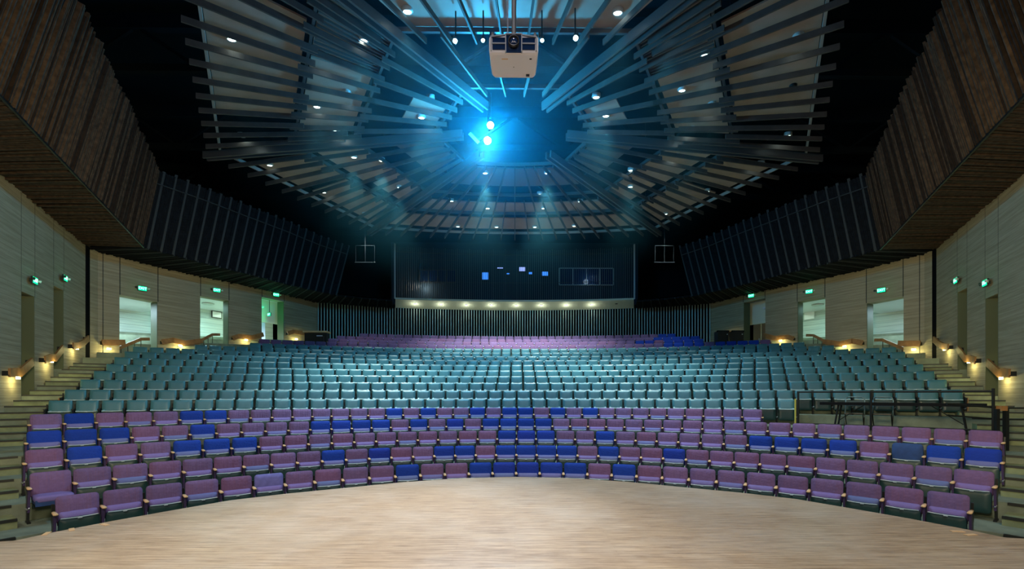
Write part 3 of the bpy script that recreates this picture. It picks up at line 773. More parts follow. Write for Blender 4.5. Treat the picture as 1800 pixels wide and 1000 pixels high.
def place(i, cnt):
    if i == 0: return 'at the left end'
    if i == cnt - 1: return 'at the right end'
    if i < cnt / 2: return '%s from the left end' % ORD[i + 1]
    return '%s from the right end' % ORD[cnt - i]
def row_angles(n, cnt=None, pitch=.55):
    c, R = row_geom(n); p = on_row(ENDL[n], n); q = on_row(ENDR[n], n)
    a0, a1 = atan2(p[0], p[1] - c), atan2(q[0], q[1] - c)
    if cnt is None: cnt = int(round((a1 - a0) * R / pitch)) + 1
    return [a0 + (a1 - a0) * i / (cnt - 1) for i in range(cnt)]
for n in range(1, 6):
    cs = rows_col[n]; A = row_angles(n, len(cs))
    for i, (a, ch) in enumerate(zip(A, cs)):
        down = (n == 2 and i == 0)
        cu = CUSH['P'] if ch in 'PL' else CUSH['B']
        if ch == 'P' and (i * 7 + n * 3) % 4 == 0: cu = CUSH['B']
        lab = '%s fabric seat, %s of the %s row' % (COLW[ch], place(i, len(cs)), ROWN[n])
        if down: lab = 'mauve fabric seat with its seat folded down, at the left end of the second row'
        if ch == 'N': lab = 'tall plain dark navy seat, third from the right end of the third row'
        seat(n, a, PF, BACKS[ch], cu, lab, 'purple and blue fabric seats of the front block', i == 0, True, down, ch == 'N')
# teal rows
vis = []; rest = []
for n in range(6, 16):
    A = row_angles(n)
    for i, a in enumerate(A): (vis if len(vis) < 300 or False else rest).append((n, i, len(A), a))
for n, i, cnt, a in vis:
    lab = 'teal vinyl seat, %s of the %s teal row' % (place(i, cnt), {6: 'first', 7: 'second', 8: 'third', 9: 'fourth', 10: 'fifth', 11: 'sixth', 12: 'seventh', 13: 'eighth'}[n])
    seat(n, a, PT, PT['backrest'], PT['cushion'], lab, 'teal vinyl seats of the middle block', i == 0, n < 9, name='vinyl_theater_seat', last=i == cnt - 1)
def bake(dst, me, mtx, mi):
    o = len(dst.v); dst.v += [tuple(mtx @ v.co) for v in me.vertices]
    for p in me.polygons: dst.f.append(tuple(i + o for i in p.vertices)); dst.mi.append(mi)
def bulk(name, items, D, mats, label, cat, group):
    mb = MB()
    for n, a, bi in items:
        c, R = row_geom(n)
        mt = Matrix.Translation((R * sin(a), c + R * cos(a), floor_z(n))) @ Matrix.Rotation(-a, 4, 'Z')
        bake(mb, D['backrest'], mt, bi); bake(mb, D['cushion'], mt, 4 if mats[4:] else 1); bake(mb, D['rim'], mt, 2); bake(mb, D['stand'], mt, 3); bake(mb, D['arm'], mt, 3); bake(mb, D['pan'], mt, 3)
    o = mb.build(name, mats, None, True); tag(o, label, cat, group, 'stuff')
if rest:
    bulk('vinyl_theater_seats', [(n, a, 0) for n, i, c_, a in rest], PT, [M['teal'], M['tealseat'], M['tealrim'], M['black_metal']], 'rearmost rows of teal vinyl seats, behind the nearer teal rows', 'theater seat', 'teal vinyl seats of the middle block')
# purple rows at the very back
vis = []; rest = []
for n in range(16, 20):
    A = row_angles(n)
    for i, a in enumerate(A): (vis if len(vis) < 117 else rest).append((n, i, len(A), a))
for n, i, cnt, a in vis:
    blue = i > cnt * .8
    ch = 'B' if blue and i % 5 else 'P'
    seat(n, a, PF, BACKS[ch], CUSH['P'], '%s fabric seat, %s of the %s row behind the teal' % (COLW[ch], place(i, cnt), {16: 'first', 17: 'second', 18: 'third'}[n]), 'fabric seats of the rear block', i == 0, False)
bulk('fabric_theater_seats', [(n, a, 0 if a < .25 else 1) for n, i, c_, a in rest], PF, [M['mauve'], M['blue'], M['shellrim'], M['black_metal'], M['violet']], 'rearmost rows of mauve and blue fabric seats, against the slatted rear wall', 'theater seat', 'fabric seats of the rear block')

# ------------------------------------------------------------------ ceiling canopy of radial baffles
ZC = 9.0 + EYE                                  # underside of the baffles
CC = (0.0, 15.8)
corners = {'fl': (-5.9, 7.8), 'l': (-11.45, 17.55), 'rl': (-7.95, 25.55)}
def refl(p): return (-p[0], p[1])
secs = [('front', (5.9, 7.8), (-5.9, 7.8), 13, 'front'), ('left', (-5.9, 7.8), (-11.45, 17.55), 14, 'left'), ('rear left', (-11.45, 17.55), (-7.95, 25.55), 11, 'rear left'),
        ('rear', (-7.95, 25.55), (7.95, 25.55), 20, 'rear'), ('rear right', (7.95, 25.55), (11.45, 17.55), 11, 'rear right'), ('right', (11.45, 17.55), (5.9, 7.8), 14, 'right')]
def CP(a, b, u, k, z=0):       # point in a facet: u along the outer edge, k = 1 outer edge .. 0 centre
    ex, ey = a[0] + (b[0] - a[0]) * u, a[1] + (b[1] - a[1]) * u
    if a[1] == b[1] and a[1] > 20: ey += .9 * (1 - (2 * u - 1) ** 2)
    return Vector((CC[0] + (ex - CC[0]) * k, CC[1] + (ey - CC[1]) * k, ZC + z))
for nm, a, b, nb, _ in secs:
    t = empty('ceiling_canopy', (*CC, ZC)); tag(t, '%s facet of the suspended ceiling canopy of radiating dark planks' % nm, 'ceiling canopy', 'facets of the ceiling canopy')
    loc = Vector((*CC, ZC))
    rear = 'rear' == nm; side = nm in ('left', 'right')
    rings = [(1.03, .70), (.745, .50), (.53, .24)]
    rnd = random.Random(nm if side is False else 'side')
    for ri, (k1, k0) in enumerate(rings):
        nr_ = (nb, max(5, round(nb * .72)), max(4, round(nb * .42)))[ri] if not rear else nb
        for i in range(1, nr_):
            if rear and ri == 2 and i % 2: continue
            u = i / nr_
            kk0 = k0
            if nm in ('left', 'right') and ri == 0 and rnd.random() < .3: kk0 = .55
            if rear: kk0 = k0 + (.04 if i % 2 else 0)
            p, q = CP(a, b, u, k1, .14), CP(a, b, u, kk0, .14)
            mb = MB(); mb.bar(p - loc, q - loc, .045, .16 if ri == 0 else .15); mb.build('baffle', M['baffle'], t)
    # twin corner beams
    for u in (0.0,):
        for dz in (-.008, .008):
            p, q = CP(a, b, u, 1.04, .16), CP(a, b, u, .16, .16); sd = (q - p).normalized().cross(Vector((0, 0, 1))) * (.10 if dz > 0 else -.10)
            mb = MB(); mb.bar(p - loc + sd, q - loc + sd, .06, .26); mb.build('corner_beam', M['beam'], t)
    # cross frames that carry the planks
    for k in (.985, .72, .515, .25):
        mb = MB()
        for i in range(12):
            p, q = CP(a, b, i / 12, k, .33), CP(a, b, (i + 1) / 12, k, .33); mb.bar(p - loc, q - loc, .07, .12)
        mb.build('cross_frame', M['rim'] if k > .9 else M['beam'], t)
    # taupe panels above the planks
    def panel(u0, u1, k0, k1, m, z=.42, name='panel'):
        mb = MB(); K = 6; vs = []
        for zz in (z, z + .05):
            for i in range(K + 1): vs.append(CP(a, b, u0 + (u1 - u0) * i / K, k1, zz) - loc)
            for i in range(K, -1, -1): vs.append(CP(a, b, u0 + (u1 - u0) * i / K, k0, zz) - loc)
        n = 2 * (K + 1)
        mb.add(vs, [tuple(range(n)), tuple(range(n, 2 * n))[::-1]] + [(i, n + i, n + (i + 1) % n, (i + 1) % n) for i in range(n)])
        return mb.build(name, m, t)
    flip = (lambda x0, x1: (1 - x1, 1 - x0)) if nm in ('right', 'rear right') else (lambda x0, x1: (x0, x1))
    if side:
        panel(*flip(.22, .78), .735, .98, M['panel']); panel(*flip(.38, .90), .53, .71, M['panel'])
        lv = MB()
        for i in range(15):
            u = flip(.05 + .30 * i / 15, .05 + .30 * i / 15)[0]; lv.bar(CP(a, b, u, .52, .36) - loc, CP(a, b, u, .71, .36) - loc, .04, .06)
        lv.build('louver_panel', M['louver'], t); panel(*flip(.04, .36), .53, .71, M['panel'], .46)
        panel(*flip(.45, .80), .26, .38, M['panel'])
    elif nm in ('rear left', 'rear right'):
        panel(*flip(.14, .42), .74, .97, M['panel']); panel(*flip(.48, .92), .76, .96, M['panel']); panel(*flip(.12, .55), .53, .70, M['panel']); panel(*flip(.62, .95), .53, .68, M['panel'])
        panel(*flip(.15, .85), .28, .42, M['louver'])
    elif rear:
        panel(.04, .96, .80, .95, M['panel']); panel(.08, .92, .62, .75, M['panel']); panel(.1, .9, .3, .45, M['louver'])
    else:
        panel(.05, .495, .49, 1.0, M['panel']); panel(.505, .95, .49, 1.0, M['panel'])
    # hangers up to the roof
    for u in (.2, .8):
        p = CP(a, b, u, .72, .4) - loc; MB().tube([p, p + Vector((0, 0, 4.4))], .012, 5).build('hanger_rod', M['black_metal'], t)

# downlights of the canopy
dl = [(407, 67, 1), (571, 98, 1), (639, 69, 1), (557, 186, 1), (610, 162, .6), (591, 229, 1), (425, 238, 1), (741, 205, 1), (757, 172, .8), (474, 289, 1), (569, 337, 1), (641, 375, .8),
      (622, 275, .8), (671, 281, .8), (702, 328, .8), (853, 303, 1), (793, 352, 1), (857, 365, 1), (805, 397, 1), (873, 398, 1), (716, 18, 1), (417, 153, 0),
      (1403, 63, 1), (1240, 95, 1), (1170, 62, 1), (1251, 183, 1), (1199, 157, .6), (1216, 226, 1), (1065, 202, 1), (1048, 169, 1), (1385, 237, 1), (1338, 286, 1), (1243, 335, 1),
      (1170, 375, .8), (1188, 273, .8), (1109, 298, .8), (1108, 327, .8), (962, 303, 1), (1020, 353, 1), (956, 365, 1), (1009, 396, 1), (940, 398, 1), (949, 340, 1), (1086, 20, 1), (1394, 151, 0)]
quad = lambda x, y: ('left' if x < 905 else 'right')
cnt = {}
order = sorted(range(len(dl)), key=lambda i: dl[i][1])
for rank, i in enumerate(order):
    x, y, s = dl[i]
    X, Y = un_z(x, y, ZC + .40); sd = quad(x, y); cnt[sd] = cnt.get(sd, 0) + 1
    d = empty('downlight', (X, Y, ZC + .40)); sc = .62 + .15 * s
    tilt = Matrix.Rotation(.25, 3, 'X')
    MB().lathe([(.17 * sc, .08), (.18 * sc, -.02), (.15 * sc, -.05), (.13 * sc, -.03)], n=20, mtx=tilt).build('trim_ring', M['trim'] if s else M['black'], d, True)
    MB().lathe([(.12 * sc, -.02), (.11 * sc, -.045)], n=20, mtx=tilt).build('lens', M['led'] if s else M['black'], d)
    if s: tag(d, 'lit round ceiling downlight, %s nearest the stage on the %s half of the canopy' % (ORD[cnt[sd]], sd), 'downlight', 'downlights in the canopy')
    else: tag(d, 'unlit dark round downlight among the planks of the %s facet' % sd, 'downlight', 'downlights in the canopy')
    if s and Y > 9:
        lamp('downlight_lamp', 'SPOT', (X, Y, ZC - .02), ((1500 if Y > 22 else 2200) if abs(X) < 6.5 else 650) if Y > 18 else (480 if abs(X) < 6 else 420 if abs(X) < 8 else 140), (.84, 1.0, .97), spot_size=radians(62), spot_blend=.8, shadow_soft_size=.12, to=(X, Y + (4.5 if Y > 22 else .01), 3))
# bright spotlights
for i, (x, y, z, r, pw) in enumerate(((800, 72, 8.55, .05, 0), (849, 71, 8.55, .04, 0), (953, 71, 8.55, .04, 0), (1012, 67, 8.55, .055, 0), (862, 220, 8.3, .10, 1), (857, 247, 8.1, .11, 1))):
    X, Y = un_z(x, y, z + EYE); t = empty('spotlight', (X, Y, z + EYE))
    dr = (Vector((0, 2.5, 0)) - Vector((X, Y, z + EYE))).normalized(); R3 = dr.to_track_quat('Z', 'Y').to_matrix()
    MB().lathe([(r * .7, -.30), (r * 1.05, -.3), (r * 1.15, -.02), (r * 1.15, .02), (r, .02), (r, -.03)], n=20, mtx=R3).build('housing', M['black_metal'], t, True)
    MB().lathe([(r * .99, -.01), (r * .9, .012), (r * .5, .03)], n=20, mtx=R3).build('lens', M['star'], t, True)
    MB().tube([(0, .1, .05), (0, .1, 9.35 - z)], .02, 6).build('hanger', M['black_metal'], t)
    if i == 5: MB().box((-.42, -.1, .02), (.42, .02, .10), Matrix.Rotation(.8, 3, 'Y')).build('barn_door', M['steel'], t)
    tag(t, ['bright stage spotlight furthest left in the row by the projector', 'bright spotlight just left of the white projector', 'bright spotlight just right of the white projector', 'bright stage spotlight furthest right in the row by the projector', 'upper of the two dazzling blue-white spotlights at the canopy centre', 'lower of the two dazzling blue-white spotlights at the canopy centre'][i], 'spotlight')
    if pw: lamp('canopy_centre_lamp', 'POINT', Vector((X, Y, z + EYE)) + dr * .35, 900, (.02, .47, 1.0), shadow_soft_size=.2)
    else: lamp('spotlight_lamp', 'POINT', Vector((X, Y, z + EYE)) + dr * .25, .4, (.12, .6, 1.0), shadow_soft_size=.1)
    lamp('spotlight_beam', 'SPOT', Vector((X, Y, z + EYE)) + dr * .3, 1500 if pw else 900, (.92, .96, 1.0), spot_size=radians(42), spot_blend=1.0, shadow_soft_size=.3, to=(X * -.2 - 1.6, 5.0, 0))

# ------------------------------------------------------------------ projector on its pole
PY = 5.05; zb = (693.4 - 95) / 800 * PY + EYE
pr = empty('projector', (rayt(903) * PY, PY, zb)); W_, D_, H_ = .545, .37, .205
body = MB(); 
out = []
for z, ins in ((0, .03), (.012, .008), (.03, 0), (H_ - .03, 0), (H_, .02)):
    ring = []
    for x, y in ((-W_ / 2, 0), (-W_ / 2 + .02, -.012), (W_ / 2 - .02, -.012), (W_ / 2, 0), (W_ / 2 - .005, D_ * .6), (W_ / 2 - .012, D_ - .03), (W_ / 2 - .04, D_), (-W_ / 2 + .04, D_), (-W_ / 2 + .012, D_ - .03), (-W_ / 2 + .005, D_ * .6)):
        ring.append((x * (1 - ins * 2), ins + y * (1 - ins * 2), z))
    out.append(ring)
k = 10; vs = [p for r in out for p in r]; fs = [tuple(range(k))[::-1], tuple(range(4 * k, 5 * k))]
for i in range(4):
    for j in range(k): fs.append((i * k + j, i * k + (j + 1) % k, (i + 1) * k + (j + 1) % k, (i + 1) * k + j))
body.add(vs, fs); body.build('body', M['white'], pr)
g = MB()
for sx in (-1, 1):
    for zz in (.062, .137):
        x0, x1 = sx * .095, sx * .235
        g.box(((x0 + x1) / 2, -.016, zz), (abs(x1 - x0), .012, .055))
g.box((0, -.02, .095), (.165, .02, .18)); g.build('front_grille', M['lensglass'], pr)
fr = MB()
for sx in (-1, 1):
    fr.box((sx * .088, -.026, .10), (.012, .03, .2)); fr.bar((sx * .09, -.026, .19), (sx * .25, -.02, .172), .02, .012); fr.box((sx * .165, -.022, .1), (.15, .012, .012)); fr.box((sx * .25, -.02, .1), (.012, .02, .16))
fr.box((0, -.028, .195), (.18, .03, .012)); fr.build('front_frame', M['grey'], pr)
ln = MB(); rot = Matrix.Rotation(radians(90), 3, 'X')
ln.lathe([(.062, 0), (.062, .05), (.052, .052), (.050, .035)], (0, -.02, .10), 28, rot); le = ln.build('lens_barrel', M['black'], pr, True)
MB().lathe([(.050, .03), (.035, .042), (.012, .048)], (0, -.02, .10), 28, rot).build('lens', M['lensglass'], le, True)
dk = MB(); dk.box((.19, .07, -.003), (.025, .012, .006)); dk.box((.165, .33, -.004), (.04, .03, .01)); dk.box((0, .2, -.002), (.008, .008, .004)); dk.box((.22, .385, -.002), (.03, .01, .006)); dk.build('foot', M['black'], pr)
lb = MB(); lb.box((-.10, .075, -.001), (.07, .014, .003)); lb.build('badge', M['wood_cap'], pr)
def text(name, body, size, mat_, parent, loc, rot, ext=.001):
    cu = bpy.data.curves.new(name, 'FONT'); cu.body = body; cu.size = size; cu.extrude = ext; cu.align_x = 'CENTER'; cu.align_y = 'CENTER'
    tmp = bpy.data.objects.new(name, cu); me = bpy.data.meshes.new_from_object(tmp); me.materials.clear(); me.materials.append(mat_)
    bpy.data.objects.remove(tmp); bpy.data.curves.remove(cu)
    o = link(name, me, parent); o.location = loc; o.rotation_euler = rot; return o
mt_ = mat('printed_lettering', (.35, .33, .33), .5)
hk = MB(); hk.tube([(-.235, -.01, .20), (-.235, -.01, .225)], .014, 8); hk.tube([(.235, -.01, .20), (.235, -.01, .225)], .014, 8); hk.build('lift_foot', M['steel'], pr)
MB().box((0, .2, H_ + .02), (.16, .16, .04)).build('mount_plate', M['steel'], pr)
MB().tube([(0, .2, H_ + .03), (0, .2, 6.4)], .026, 14).build('pole', M['steel'], pr)
MB().tube([(-.07, .21, H_), (-.07, .21, 6.4)], .008, 6).build('cable', M['grey'], pr)
tag(pr, 'white ceiling projector hanging on a long steel pole over the stage', 'projector')
lamp('projector_fill', 'SPOT', (0, 1.2, .35), 14, (1.0, .93, .92), spot_size=radians(40), to=(0, PY, zb)) if False else None

# ------------------------------------------------------------------ exit signs and handrails on the side walls
def wall_pt(x, y, poly, off):
    X, Y, s = ray_poly(x, poly); (_, _), (dx, dy) = along(poly, s)
    X, Y = X + dy * off, Y - dx * off
    return X, Y, z_at(y, X, Y), atan2(dy, dx)
SG = [(52, 493, NEAR, 'above the nearer tall slot of the %s wall'), (107, 489, NEAR, 'above the second tall slot of the %s wall'), (247, 507, FAR, 'above the widest opening of the %s wall'),
      (379, 510, FAR, 'above the middle opening of the %s wall'), (483, 518, FAR, 'above the rearmost opening of the %s wall')]
for sx, nm in ((-1, 'left'), (1, 'right')):
    for x, y, poly, wh in SG:
        X, Y, z, an = wall_pt(x, y, poly, .12)
        if sx > 0: X = -X
        face = Vector((-X, -2 - Y, 0)).normalized(); wn = Vector((cos(an - pi / 2), sin(an - pi / 2), 0)) ; 
        if sx > 0: wn.x = -wn.x
        face = (face * .45 + wn * .55).normalized() if poly is FAR else wn
        rz = atan2(face.y, face.x) + pi / 2
        e = empty('exit_sign', (X, Y, z), rz)
        MB().box((0, .02, 0), (.34, .05, .22)).build('casing', M['exit_case'], e)
        MB().box((0, -.010, 0), (.31, .014, .19)).build('face', M['green'], e)
        text('lettering', 'EXIT', .16, M['exit_text'], e, (0, -.020, 0), (radians(90), 0, 0), .002)
        for s2 in (-1, 1):
            hd = MB(); hd.lathe([(.02, -.05), (.045, .03), (.045, .05)], (s2 * .23, -.02, .02), 12, Matrix.Rotation(radians(100), 3, 'X') @ Matrix.Rotation(s2 * .5, 3, 'Y'))
            hd.tube([(s2 * .17, .02, -.02), (s2 * .22, 0, .0)], .015, 6); hd.build('lamp_head', M['lamp_head'] if s2 > 0 else M['exit_case'], e, True)
        MB().box((0, .09, 0), (.12, .12, .10)).build('bracket', M['exit_case'], e)
        tag(e, 'green lit EXIT sign with lamp heads ' + wh % nm, 'exit sign', 'exit signs on the side walls')
        lamp('exit_glow', 'POINT', Vector((X, Y, z)) + face * .3 + Vector((0, 0, .02)), .55, (0, 1, .4), shadow_soft_size=.1)
# rail polylines as (column, height) pairs on the left wall, mirrored to the right
RL = [(NEAR, [(3, 655), (14, 654), (22, 655), (44, 636)], (20, 664), 'nearest the stage on the %s wall'),
      (NEAR, [(68, 632), (77, 629), (86, 629), (100, 612)], (81, 635), 'between the two tall slots of the %s wall'),
      (NEAR, [(119, 608), (128, 607), (138, 602), (143, 597), (146, 595)], (127, 612.5), 'beside the dark corner joint of the %s wall'),
      (FAR, [(177, 602), (200, 602), (214, 602)], (188, 613), 'short one before the widest opening of the %s wall'),
      (FAR, [(282, 601), (300, 598), (322, 603), (352, 599)], (314, 607.5), 'between the widest and middle openings of the %s wall'),
      (FAR, [(407, 594), (416, 591), (440, 593), (459, 588)], (430, 597.5), 'between the middle and rearmost openings of the %s wall'),
      (FAR, [(503, 586), (512, 583), (535, 586), (545, 586)], (518, 596), 'behind the rearmost opening of the %s wall')]
for sx, nm in ((-1, 'left'), (1, 'right')):
    for poly, pts, lt, wh in RL:
        P = []
        for x, y in pts:
            X, Y, z, an = wall_pt(x, y, poly, .16); P.append(Vector((-X if sx > 0 else X, Y, z)))
        h = empty('handrail', P[0]); mb = MB()
        for a, b in zip(P, P[1:]): 
            d = (b - a).normalized() * .03; mb.bar(a - P[0] - d, b - P[0] + d, .05, .25)
        mb.build('board', M['wood_rail'], h)
        br = MB()
        for p, (x, y) in ((P[0], pts[0]), (P[-1], pts[-1])):
            X, Y, z, an = wall_pt(x, y, poly, 0.01); br.bar(p - P[0] - Vector((0, 0, .02)), Vector((-X if sx > 0 else X, Y, p.z - .02)) - P[0], .05, .14)
        br.build('bracket', M['black_metal'], h)
        X, Y, z, an = wall_pt(*lt, poly, .14); X = -X if sx > 0 else X
        mb = MB(); mb.box((X - P[0].x, Y - P[0].y, z - P[0].z), (.14, .05, .075), rz=an if sx < 0 else -an + pi); lo = mb.build('step_light', M['step_led'], h)
        tag(h, 'oak handrail with small yellow light, ' + wh % nm, 'handrail', 'wall handrails')
        n_ = Vector((sin(an), -cos(an), 0)); 
        if sx > 0: n_.x = -n_.x
        lamp('step_lamp', 'POINT', Vector((X, Y, z - .12)) + n_ * .12, 9, (1.0, .90, .38), shadow_soft_size=.05)
    # dark ramp rails crossing the two larger openings
    for (pa, pb, pc), wh in ((((216, 612), (255, 596), (270, 596)), 'crossing the widest opening of the %s wall'), (((352, 601), (378, 588), (391, 588)), 'crossing the middle opening of the %s wall')):
        P = []
        for x, y in (pa, pb, pc):
            X, Y, z, an = wall_pt(x, y, FAR, -.25); P.append(Vector((-X if sx > 0 else X, Y, z)))
        h = empty('ramp_rail', P[0]); mb = MB()
        for a, b in zip(P, P[1:]): mb.bar(a - P[0], b - P[0], .05, .14)
        mb.build('board', M['wood_rail'], h)
        for k in (.1, .4, .7, 1): 
            p = P[0].lerp(P[1], k) - P[0]; MB().tube([p, p - Vector((0, 0, .85))], .015, 6).build('baluster', M['black_metal'], h)
        tag(h, 'sloping oak ramp rail on thin balusters ' + wh % nm, 'handrail')
# small framed sign seen through the middle opening
for sx, nm in ((-1, 'left'), (1, 'right')):
    p, d = along(FAR, plen(FAR) * .52); X, Y, s = ray_poly(381 if sx < 0 else 376, FAR)
    (q, d) = along(FAR, s); 
    t_ = rayt(381); kx = 4.12
    # point on the lobby wall along the sight line
    best = min(((abs((qx := pp[0] - dd[1] * kx) - t_ * (qy := pp[1] + dd[0] * kx)), qx, qy, dd) for pp, dd in (along(FAR, plen(FAR) * j / 200) for j in range(201))), key=lambda r: r[0])
    _, X, Y, dd = best; z = z_at(553, X, Y)
    if sx > 0: X = -X
    an = atan2(dd[1], dd[0]); an = an if sx < 0 else pi - an
    e = empty('wall_sign', (X, Y, z), an)
    MB().box((0, 0, 0), (.62, .03, .44)).build('frame', M['black'] if sx < 0 else M['white'], e); MB().box((0, -.02 if sx < 0 else -.02, 0), (.52, .02, .34)).build('sheet', M['white'], e)
    tag(e, 'small framed notice on the lobby wall through the middle %s opening' % nm, 'sign')
# doors in the rearmost openings: transom panel over a door leaf
for sx, nm in ((-1, 'left'), (1, 'right')):
    a, b = far_open[2]; (ax, ay), (dx, dy) = along(FAR, a); (bx_, by_), _ = along(FAR, b); nx, ny = -dy, dx
    zl = z_at(561, ax, ay) ; dep = .9
    mb = MB(); q = [(ax + nx * dep, ay + ny * dep), (bx_ + nx * dep, by_ + ny * dep), (bx_ + nx * (dep + .08), by_ + ny * (dep + .08)), (ax + nx * (dep + .08), ay + ny * (dep + .08))]
    q = [(q[0][0] - dx, q[0][1] - dy), (q[1][0] + dx, q[1][1] + dy), (q[2][0] + dx, q[2][1] + dy), (q[3][0] - dx, q[3][1] - dy)]
    q = [mir(p, sx) for p in q]; mb.prism(q if sx < 0 else q[::-1], zl, fh[2] + 1); struct(mb.build('wall_%s_transom' % nm, M['cream']))
    M['door_' + nm] = mat('door_leaf_' + nm, (.62, .70, .82) if sx < 0 else (.30, .17, .08), .45)
    for j, (k0, k1) in enumerate(((.0, .62), (.66, 1.0)) if sx > 0 else ((.05, .60),)):
        p0 = (ax + (bx_ - ax) * k0 + nx * dep, ay + (by_ - ay) * k0 + ny * dep); p1 = (ax + (bx_ - ax) * k1 + nx * dep, ay + (by_ - ay) * k1 + ny * dep)
        q = [p0, p1, (p1[0] + nx * .06, p1[1] + ny * .06), (p0[0] + nx * .06, p0[1] + ny * .06)]; q = [mir(p, sx) for p in q]
        mb = MB(); mb.prism(q if sx < 0 else q[::-1], 3.6, zl - .03); dd_ = struct(mb.build('door_%d' % (5 if sx < 0 else 6 + j), M['door_' + nm]))
        hp = mir((p0[0] * .85 + p1[0] * .15 - nx * .04, p0[1] * .85 + p1[1] * .15 - ny * .04, 4.9), sx)
        MB().tube([hp, (hp[0], hp[1], hp[2] + .22)], .02, 8).build('door_handle', M['steel'], dd_)
    if sx < 0:
        p = mir(((ax + bx_) / 2 + nx * .35, (ay + by_) / 2 + ny * .35, zl - .9), sx); lamp('doorway_lamp', 'POINT', p, 16, (.7, .85, 1.0), shadow_soft_size=.15)
        e = empty('exit_sign', (p[0], p[1] , zl + .42), -.6)
        MB().box((0, .02, 0), (.32, .05, .20)).build('casing', M['exit_case'], e); MB().box((0, -.012, 0), (.30, .014, .18)).build('face', M['green'], e)
        text('lettering', 'EXIT', .15, M['exit_text'], e, (0, -.022, 0), (radians(90), 0, 0), .002)
        MB().tube([(0, .02, .1), (0, .02, fh[2] - zl - .42)], .015, 6).build('stem', M['exit_case'], e)
        tag(e, 'green EXIT sign hanging inside the rearmost left doorway above the white door', 'exit sign')
        lamp('exit_glow', 'POINT', (p[0] + .2, p[1] - .35, zl + .5), 14, (0, 1, .4), shadow_soft_size=.1)

# ------------------------------------------------------------------ wheelchair platform on the right: railing, table, folding chairs
zp = floor_z(6)
def pf(x, off=0): return on_row(x, 5, off)
mb = MB()
pts = [pf(x, -.15) for x in (1352, 1400, 1480, 1560, 1640, 1700, 1760)]; pts2 = [on_row(x, 7, -1.0) for x in (1760, 1700, 1640, 1560, 1480, 1420)]
mb.prism([*pts, *pts2][::-1][::-1], zp - .34, zp + .004)
struct(mb.build('floor_platform', M['tier']))
rail = empty('guard_rail', (*pf(1403, -.05), zp)); l0 = rail.location.copy()
def gp(x, h, off=-.05): p = pf(x, off); return Vector((p[0], p[1], zp + h)) - l0
xs = [1403, 1460, 1530, 1600, 1670, 1746]
for z in (1.04, .15):
    MB().tube([gp(x, z) for x in xs], .022 if z > .5 else .018, 8).build('rail', M['black_metal'], rail)
for x in (1403, 1531, 1746): MB().tube([gp(x, .0), gp(x, 1.06 + (.05 if x == 1746 else 0))], .028, 8).build('post', M['black_metal'], rail)
ys = MB(); ys.box(gp(1398, .45), (.03, .03, .8)); tag(ys.build('strap', mat('yellow_tape', (.65, .6, .12), .5), rail), 'yellow strap tied to the left post')
tag(rail, 'black metal guard rail in front of the wheelchair platform', 'railing')
r2 = empty('stair_rail', (*pf(1768, .1), zp - .4)); l1 = r2.location.copy()
px_, py_ = pf(1768, .1)
for dx in (0, .13): MB().box((-dx * 1.6, 0, .42), (.075, .075, 1.25)).build('post', M['black_metal'], r2)
MB().box((-.09, 0, 1.06), (.14, .12, .11)).build('wood_block', M['wood_rail'], r2)
for z in (.96, .7): MB().tube([(-1.2, .15, z + .2), (0, .1, z + .1), (2.6, .3, z + .1)], .018, 8).build('rail', M['black_metal'], r2)
tag(r2, 'black stair rail with a wooden block on its post at the right aisle', 'railing')
# folding table
a0 = on_row(1445, 5, .35); a1 = on_row(1735, 5, .30)
ft = empty('folding_table', ((a0[0] + a1[0]) / 2, (a0[1] + a1[1]) / 2, zp), atan2(a1[1] - a0[1], a1[0] - a0[0])); Lt = sqrt((a1[0] - a0[0]) ** 2 + (a1[1] - a0[1]) ** 2)
MB().box((0, 0, .72), (Lt, .55, .075)).build('tabletop', M['tabletop'], ft)
for sx in (-1, 1):
    for sy in (-1, 1): MB().tube([(sx * Lt * .37, sy * .2, .7), (sx * Lt * .40, sy * .24, .0)], .024, 6).build('leg', M['black_metal'], ft)
    MB().tube([(sx * Lt * .38, 0, .25), (sx * Lt * .2, 0, .70)], .012, 6).build('brace', M['black_metal'], ft)
tag(ft, 'long black folding table behind the guard rail of the platform', 'table')
def folding_chair(x, label):
    p = on_row(x, 5, .80); q = empty('folding_chair', (p[0], p[1], zp), -atan2(p[0], p[1] - 1.7))
    bk = MB(); prof = [(-.22, .40), (-.22, .80), (-.20, .87), (-.15, .90), (.15, .90), (.20, .87), (.22, .80), (.22, .40)]
    bk.tube([(a, .10 + (z - .4) * .25, z) for a, z in prof], .016, 8); bk.build('back_frame', M['chairframe'], q, True)
    MB().box((0, .19, .72), (.40, .015, .16), Matrix.Rotation(-.25, 3, 'X')).build('backrest', M['shell'], q); MB().box((0, -.05, .44), (.40, .38, .03)).build('seat', M['black'], q)
    for sx in (-1, 1):
        MB().tube([(sx * .22, .10, .40), (sx * .22, -.25, .0)], .013, 6).build('leg', M['black_metal'], q); MB().tube([(sx * .20, -.15, .42), (sx * .20, .25, .0)], .013, 6).build('leg', M['black_metal'], q)
    tag(q, label, 'chair', 'folding chairs at the platform table')
folding_chair(1502, 'black folding chair with rounded back frame, left one behind the platform table')
folding_chair(1551, 'black folding chair with rounded back frame, right one behind the platform table')

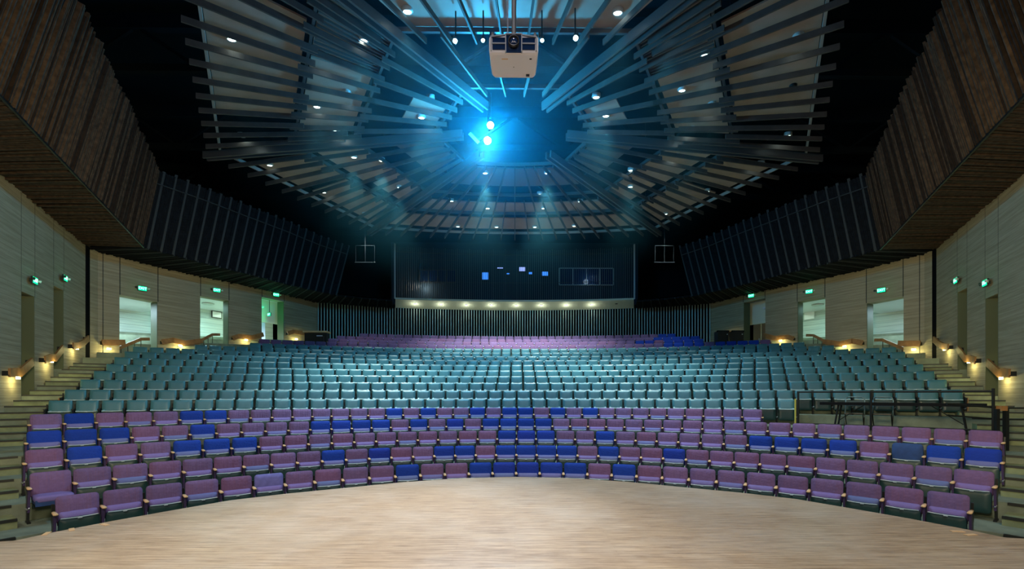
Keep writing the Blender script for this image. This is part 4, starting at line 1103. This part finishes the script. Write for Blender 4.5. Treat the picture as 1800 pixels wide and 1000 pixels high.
# ------------------------------------------------------------------ rear left sound desk and dark items at the back
X, Y = on_row(557, 18, -.2); z0 = floor_z(18)
dk = empty('sound_desk', (X, Y, z0)); zt = z_at(584, X, Y) - z0
MB().box((0, 0, zt), (1.4, .6, .10)).build('desktop', M['wood_cap'], dk); MB().box((0, .05, zt / 2 - .03), (1.3, .45, zt - .08)).build('cabinet', M['black'], dk)
tag(dk, 'black sound desk with a pale wooden top at the back left', 'desk')
X, Y = on_row(561, 17, -.4); z0 = floor_z(17)
ch = empty('desk_chair', (X, Y, z0)); zt = z_at(590, X, Y) - z0
MB().box((0, .1, zt - .18), (.44, .06, .36)).build('backrest', M['black'], ch); MB().box((0, -.1, zt - .55), (.44, .40, .06)).build('seat', M['black'], ch)
MB().tube([(-.16, .05, zt), (.16, .05, zt)], .03, 8).build('top_bar', M['white'], ch); MB().tube([(0, -.05, .0), (0, -.05, zt - .55)], .03, 8).build('stem', M['steel'], ch)
tag(ch, 'black chair with a white top bar in front of the sound desk', 'chair')
for i, x in enumerate((1268, 1294)):
    X, Y = on_row(x, 17, .3); z0 = floor_z(17); zt = z_at(583 + i * 0, X, Y) - z0
    s_ = empty('covered_cart', (X, Y, z0)); 
    MB().box((0, 0, zt * .55), (.62, .5, zt * .9)).build('body', M['black'], s_); MB().tube([(-.35, -.2, zt), (.35, -.2, zt)], .05, 8).build('rolled_top', M['slat_dark'], s_)
    MB().box((.22, -.27, zt * .85), (.05, .03, .05)).build('status_light', M['lamp_head'], s_)
    tag(s_, 'dark low cart at the back right, %s of the two' % ['left one', 'right one'][i], 'cart', 'dark carts at the back right')

# ------------------------------------------------------------------ added ball of blue-tinted scatter, imitating lens glow
hz = bpy.data.materials.new('canopy_glow'); hz.use_nodes = True; nt = hz.node_tree; nt.nodes.clear()
tc = nt.nodes.new('ShaderNodeTexCoord'); ln_ = nt.nodes.new('ShaderNodeVectorMath'); ln_.operation = 'LENGTH'
nt.links.new(tc.outputs['Object'], ln_.inputs[0])
mr_ = nt.nodes.new('ShaderNodeMapRange'); mr_.inputs['From Min'].default_value = 0; mr_.inputs['From Max'].default_value = 1
mr_.inputs['To Min'].default_value = 1; mr_.inputs['To Max'].default_value = 0; nt.links.new(ln_.outputs['Value'], mr_.inputs['Value'])
pw_ = nt.nodes.new('ShaderNodeMath'); pw_.operation = 'POWER'; pw_.inputs[1].default_value = 2.2; nt.links.new(mr_.outputs[0], pw_.inputs[0])
ml_ = nt.nodes.new('ShaderNodeMath'); ml_.operation = 'MULTIPLY'; ml_.inputs[1].default_value = .040; nt.links.new(pw_.outputs[0], ml_.inputs[0])
vs_ = nt.nodes.new('ShaderNodeVolumeScatter'); vs_.inputs['Anisotropy'].default_value = .2; vs_.inputs['Color'].default_value = (.16, .74, 1, 1)
nt.links.new(ml_.outputs[0], vs_.inputs['Density'])
ou = nt.nodes.new('ShaderNodeOutputMaterial'); nt.links.new(vs_.outputs[0], ou.inputs['Volume'])
hb = MB(); hb.lathe([(sin(pi * i / 16) + .001, -cos(pi * i / 16)) for i in range(17)], n=32)
hb = hb.build('glow_volume', hz); hb.location = (-.9, 15.6, 10.0); hb.scale = (9.5, 9.5, 5.0)
tag(hb, 'added blue volume imitating lens glow around the bright centre of the canopy', 'glow_volume', None, 'stuff')
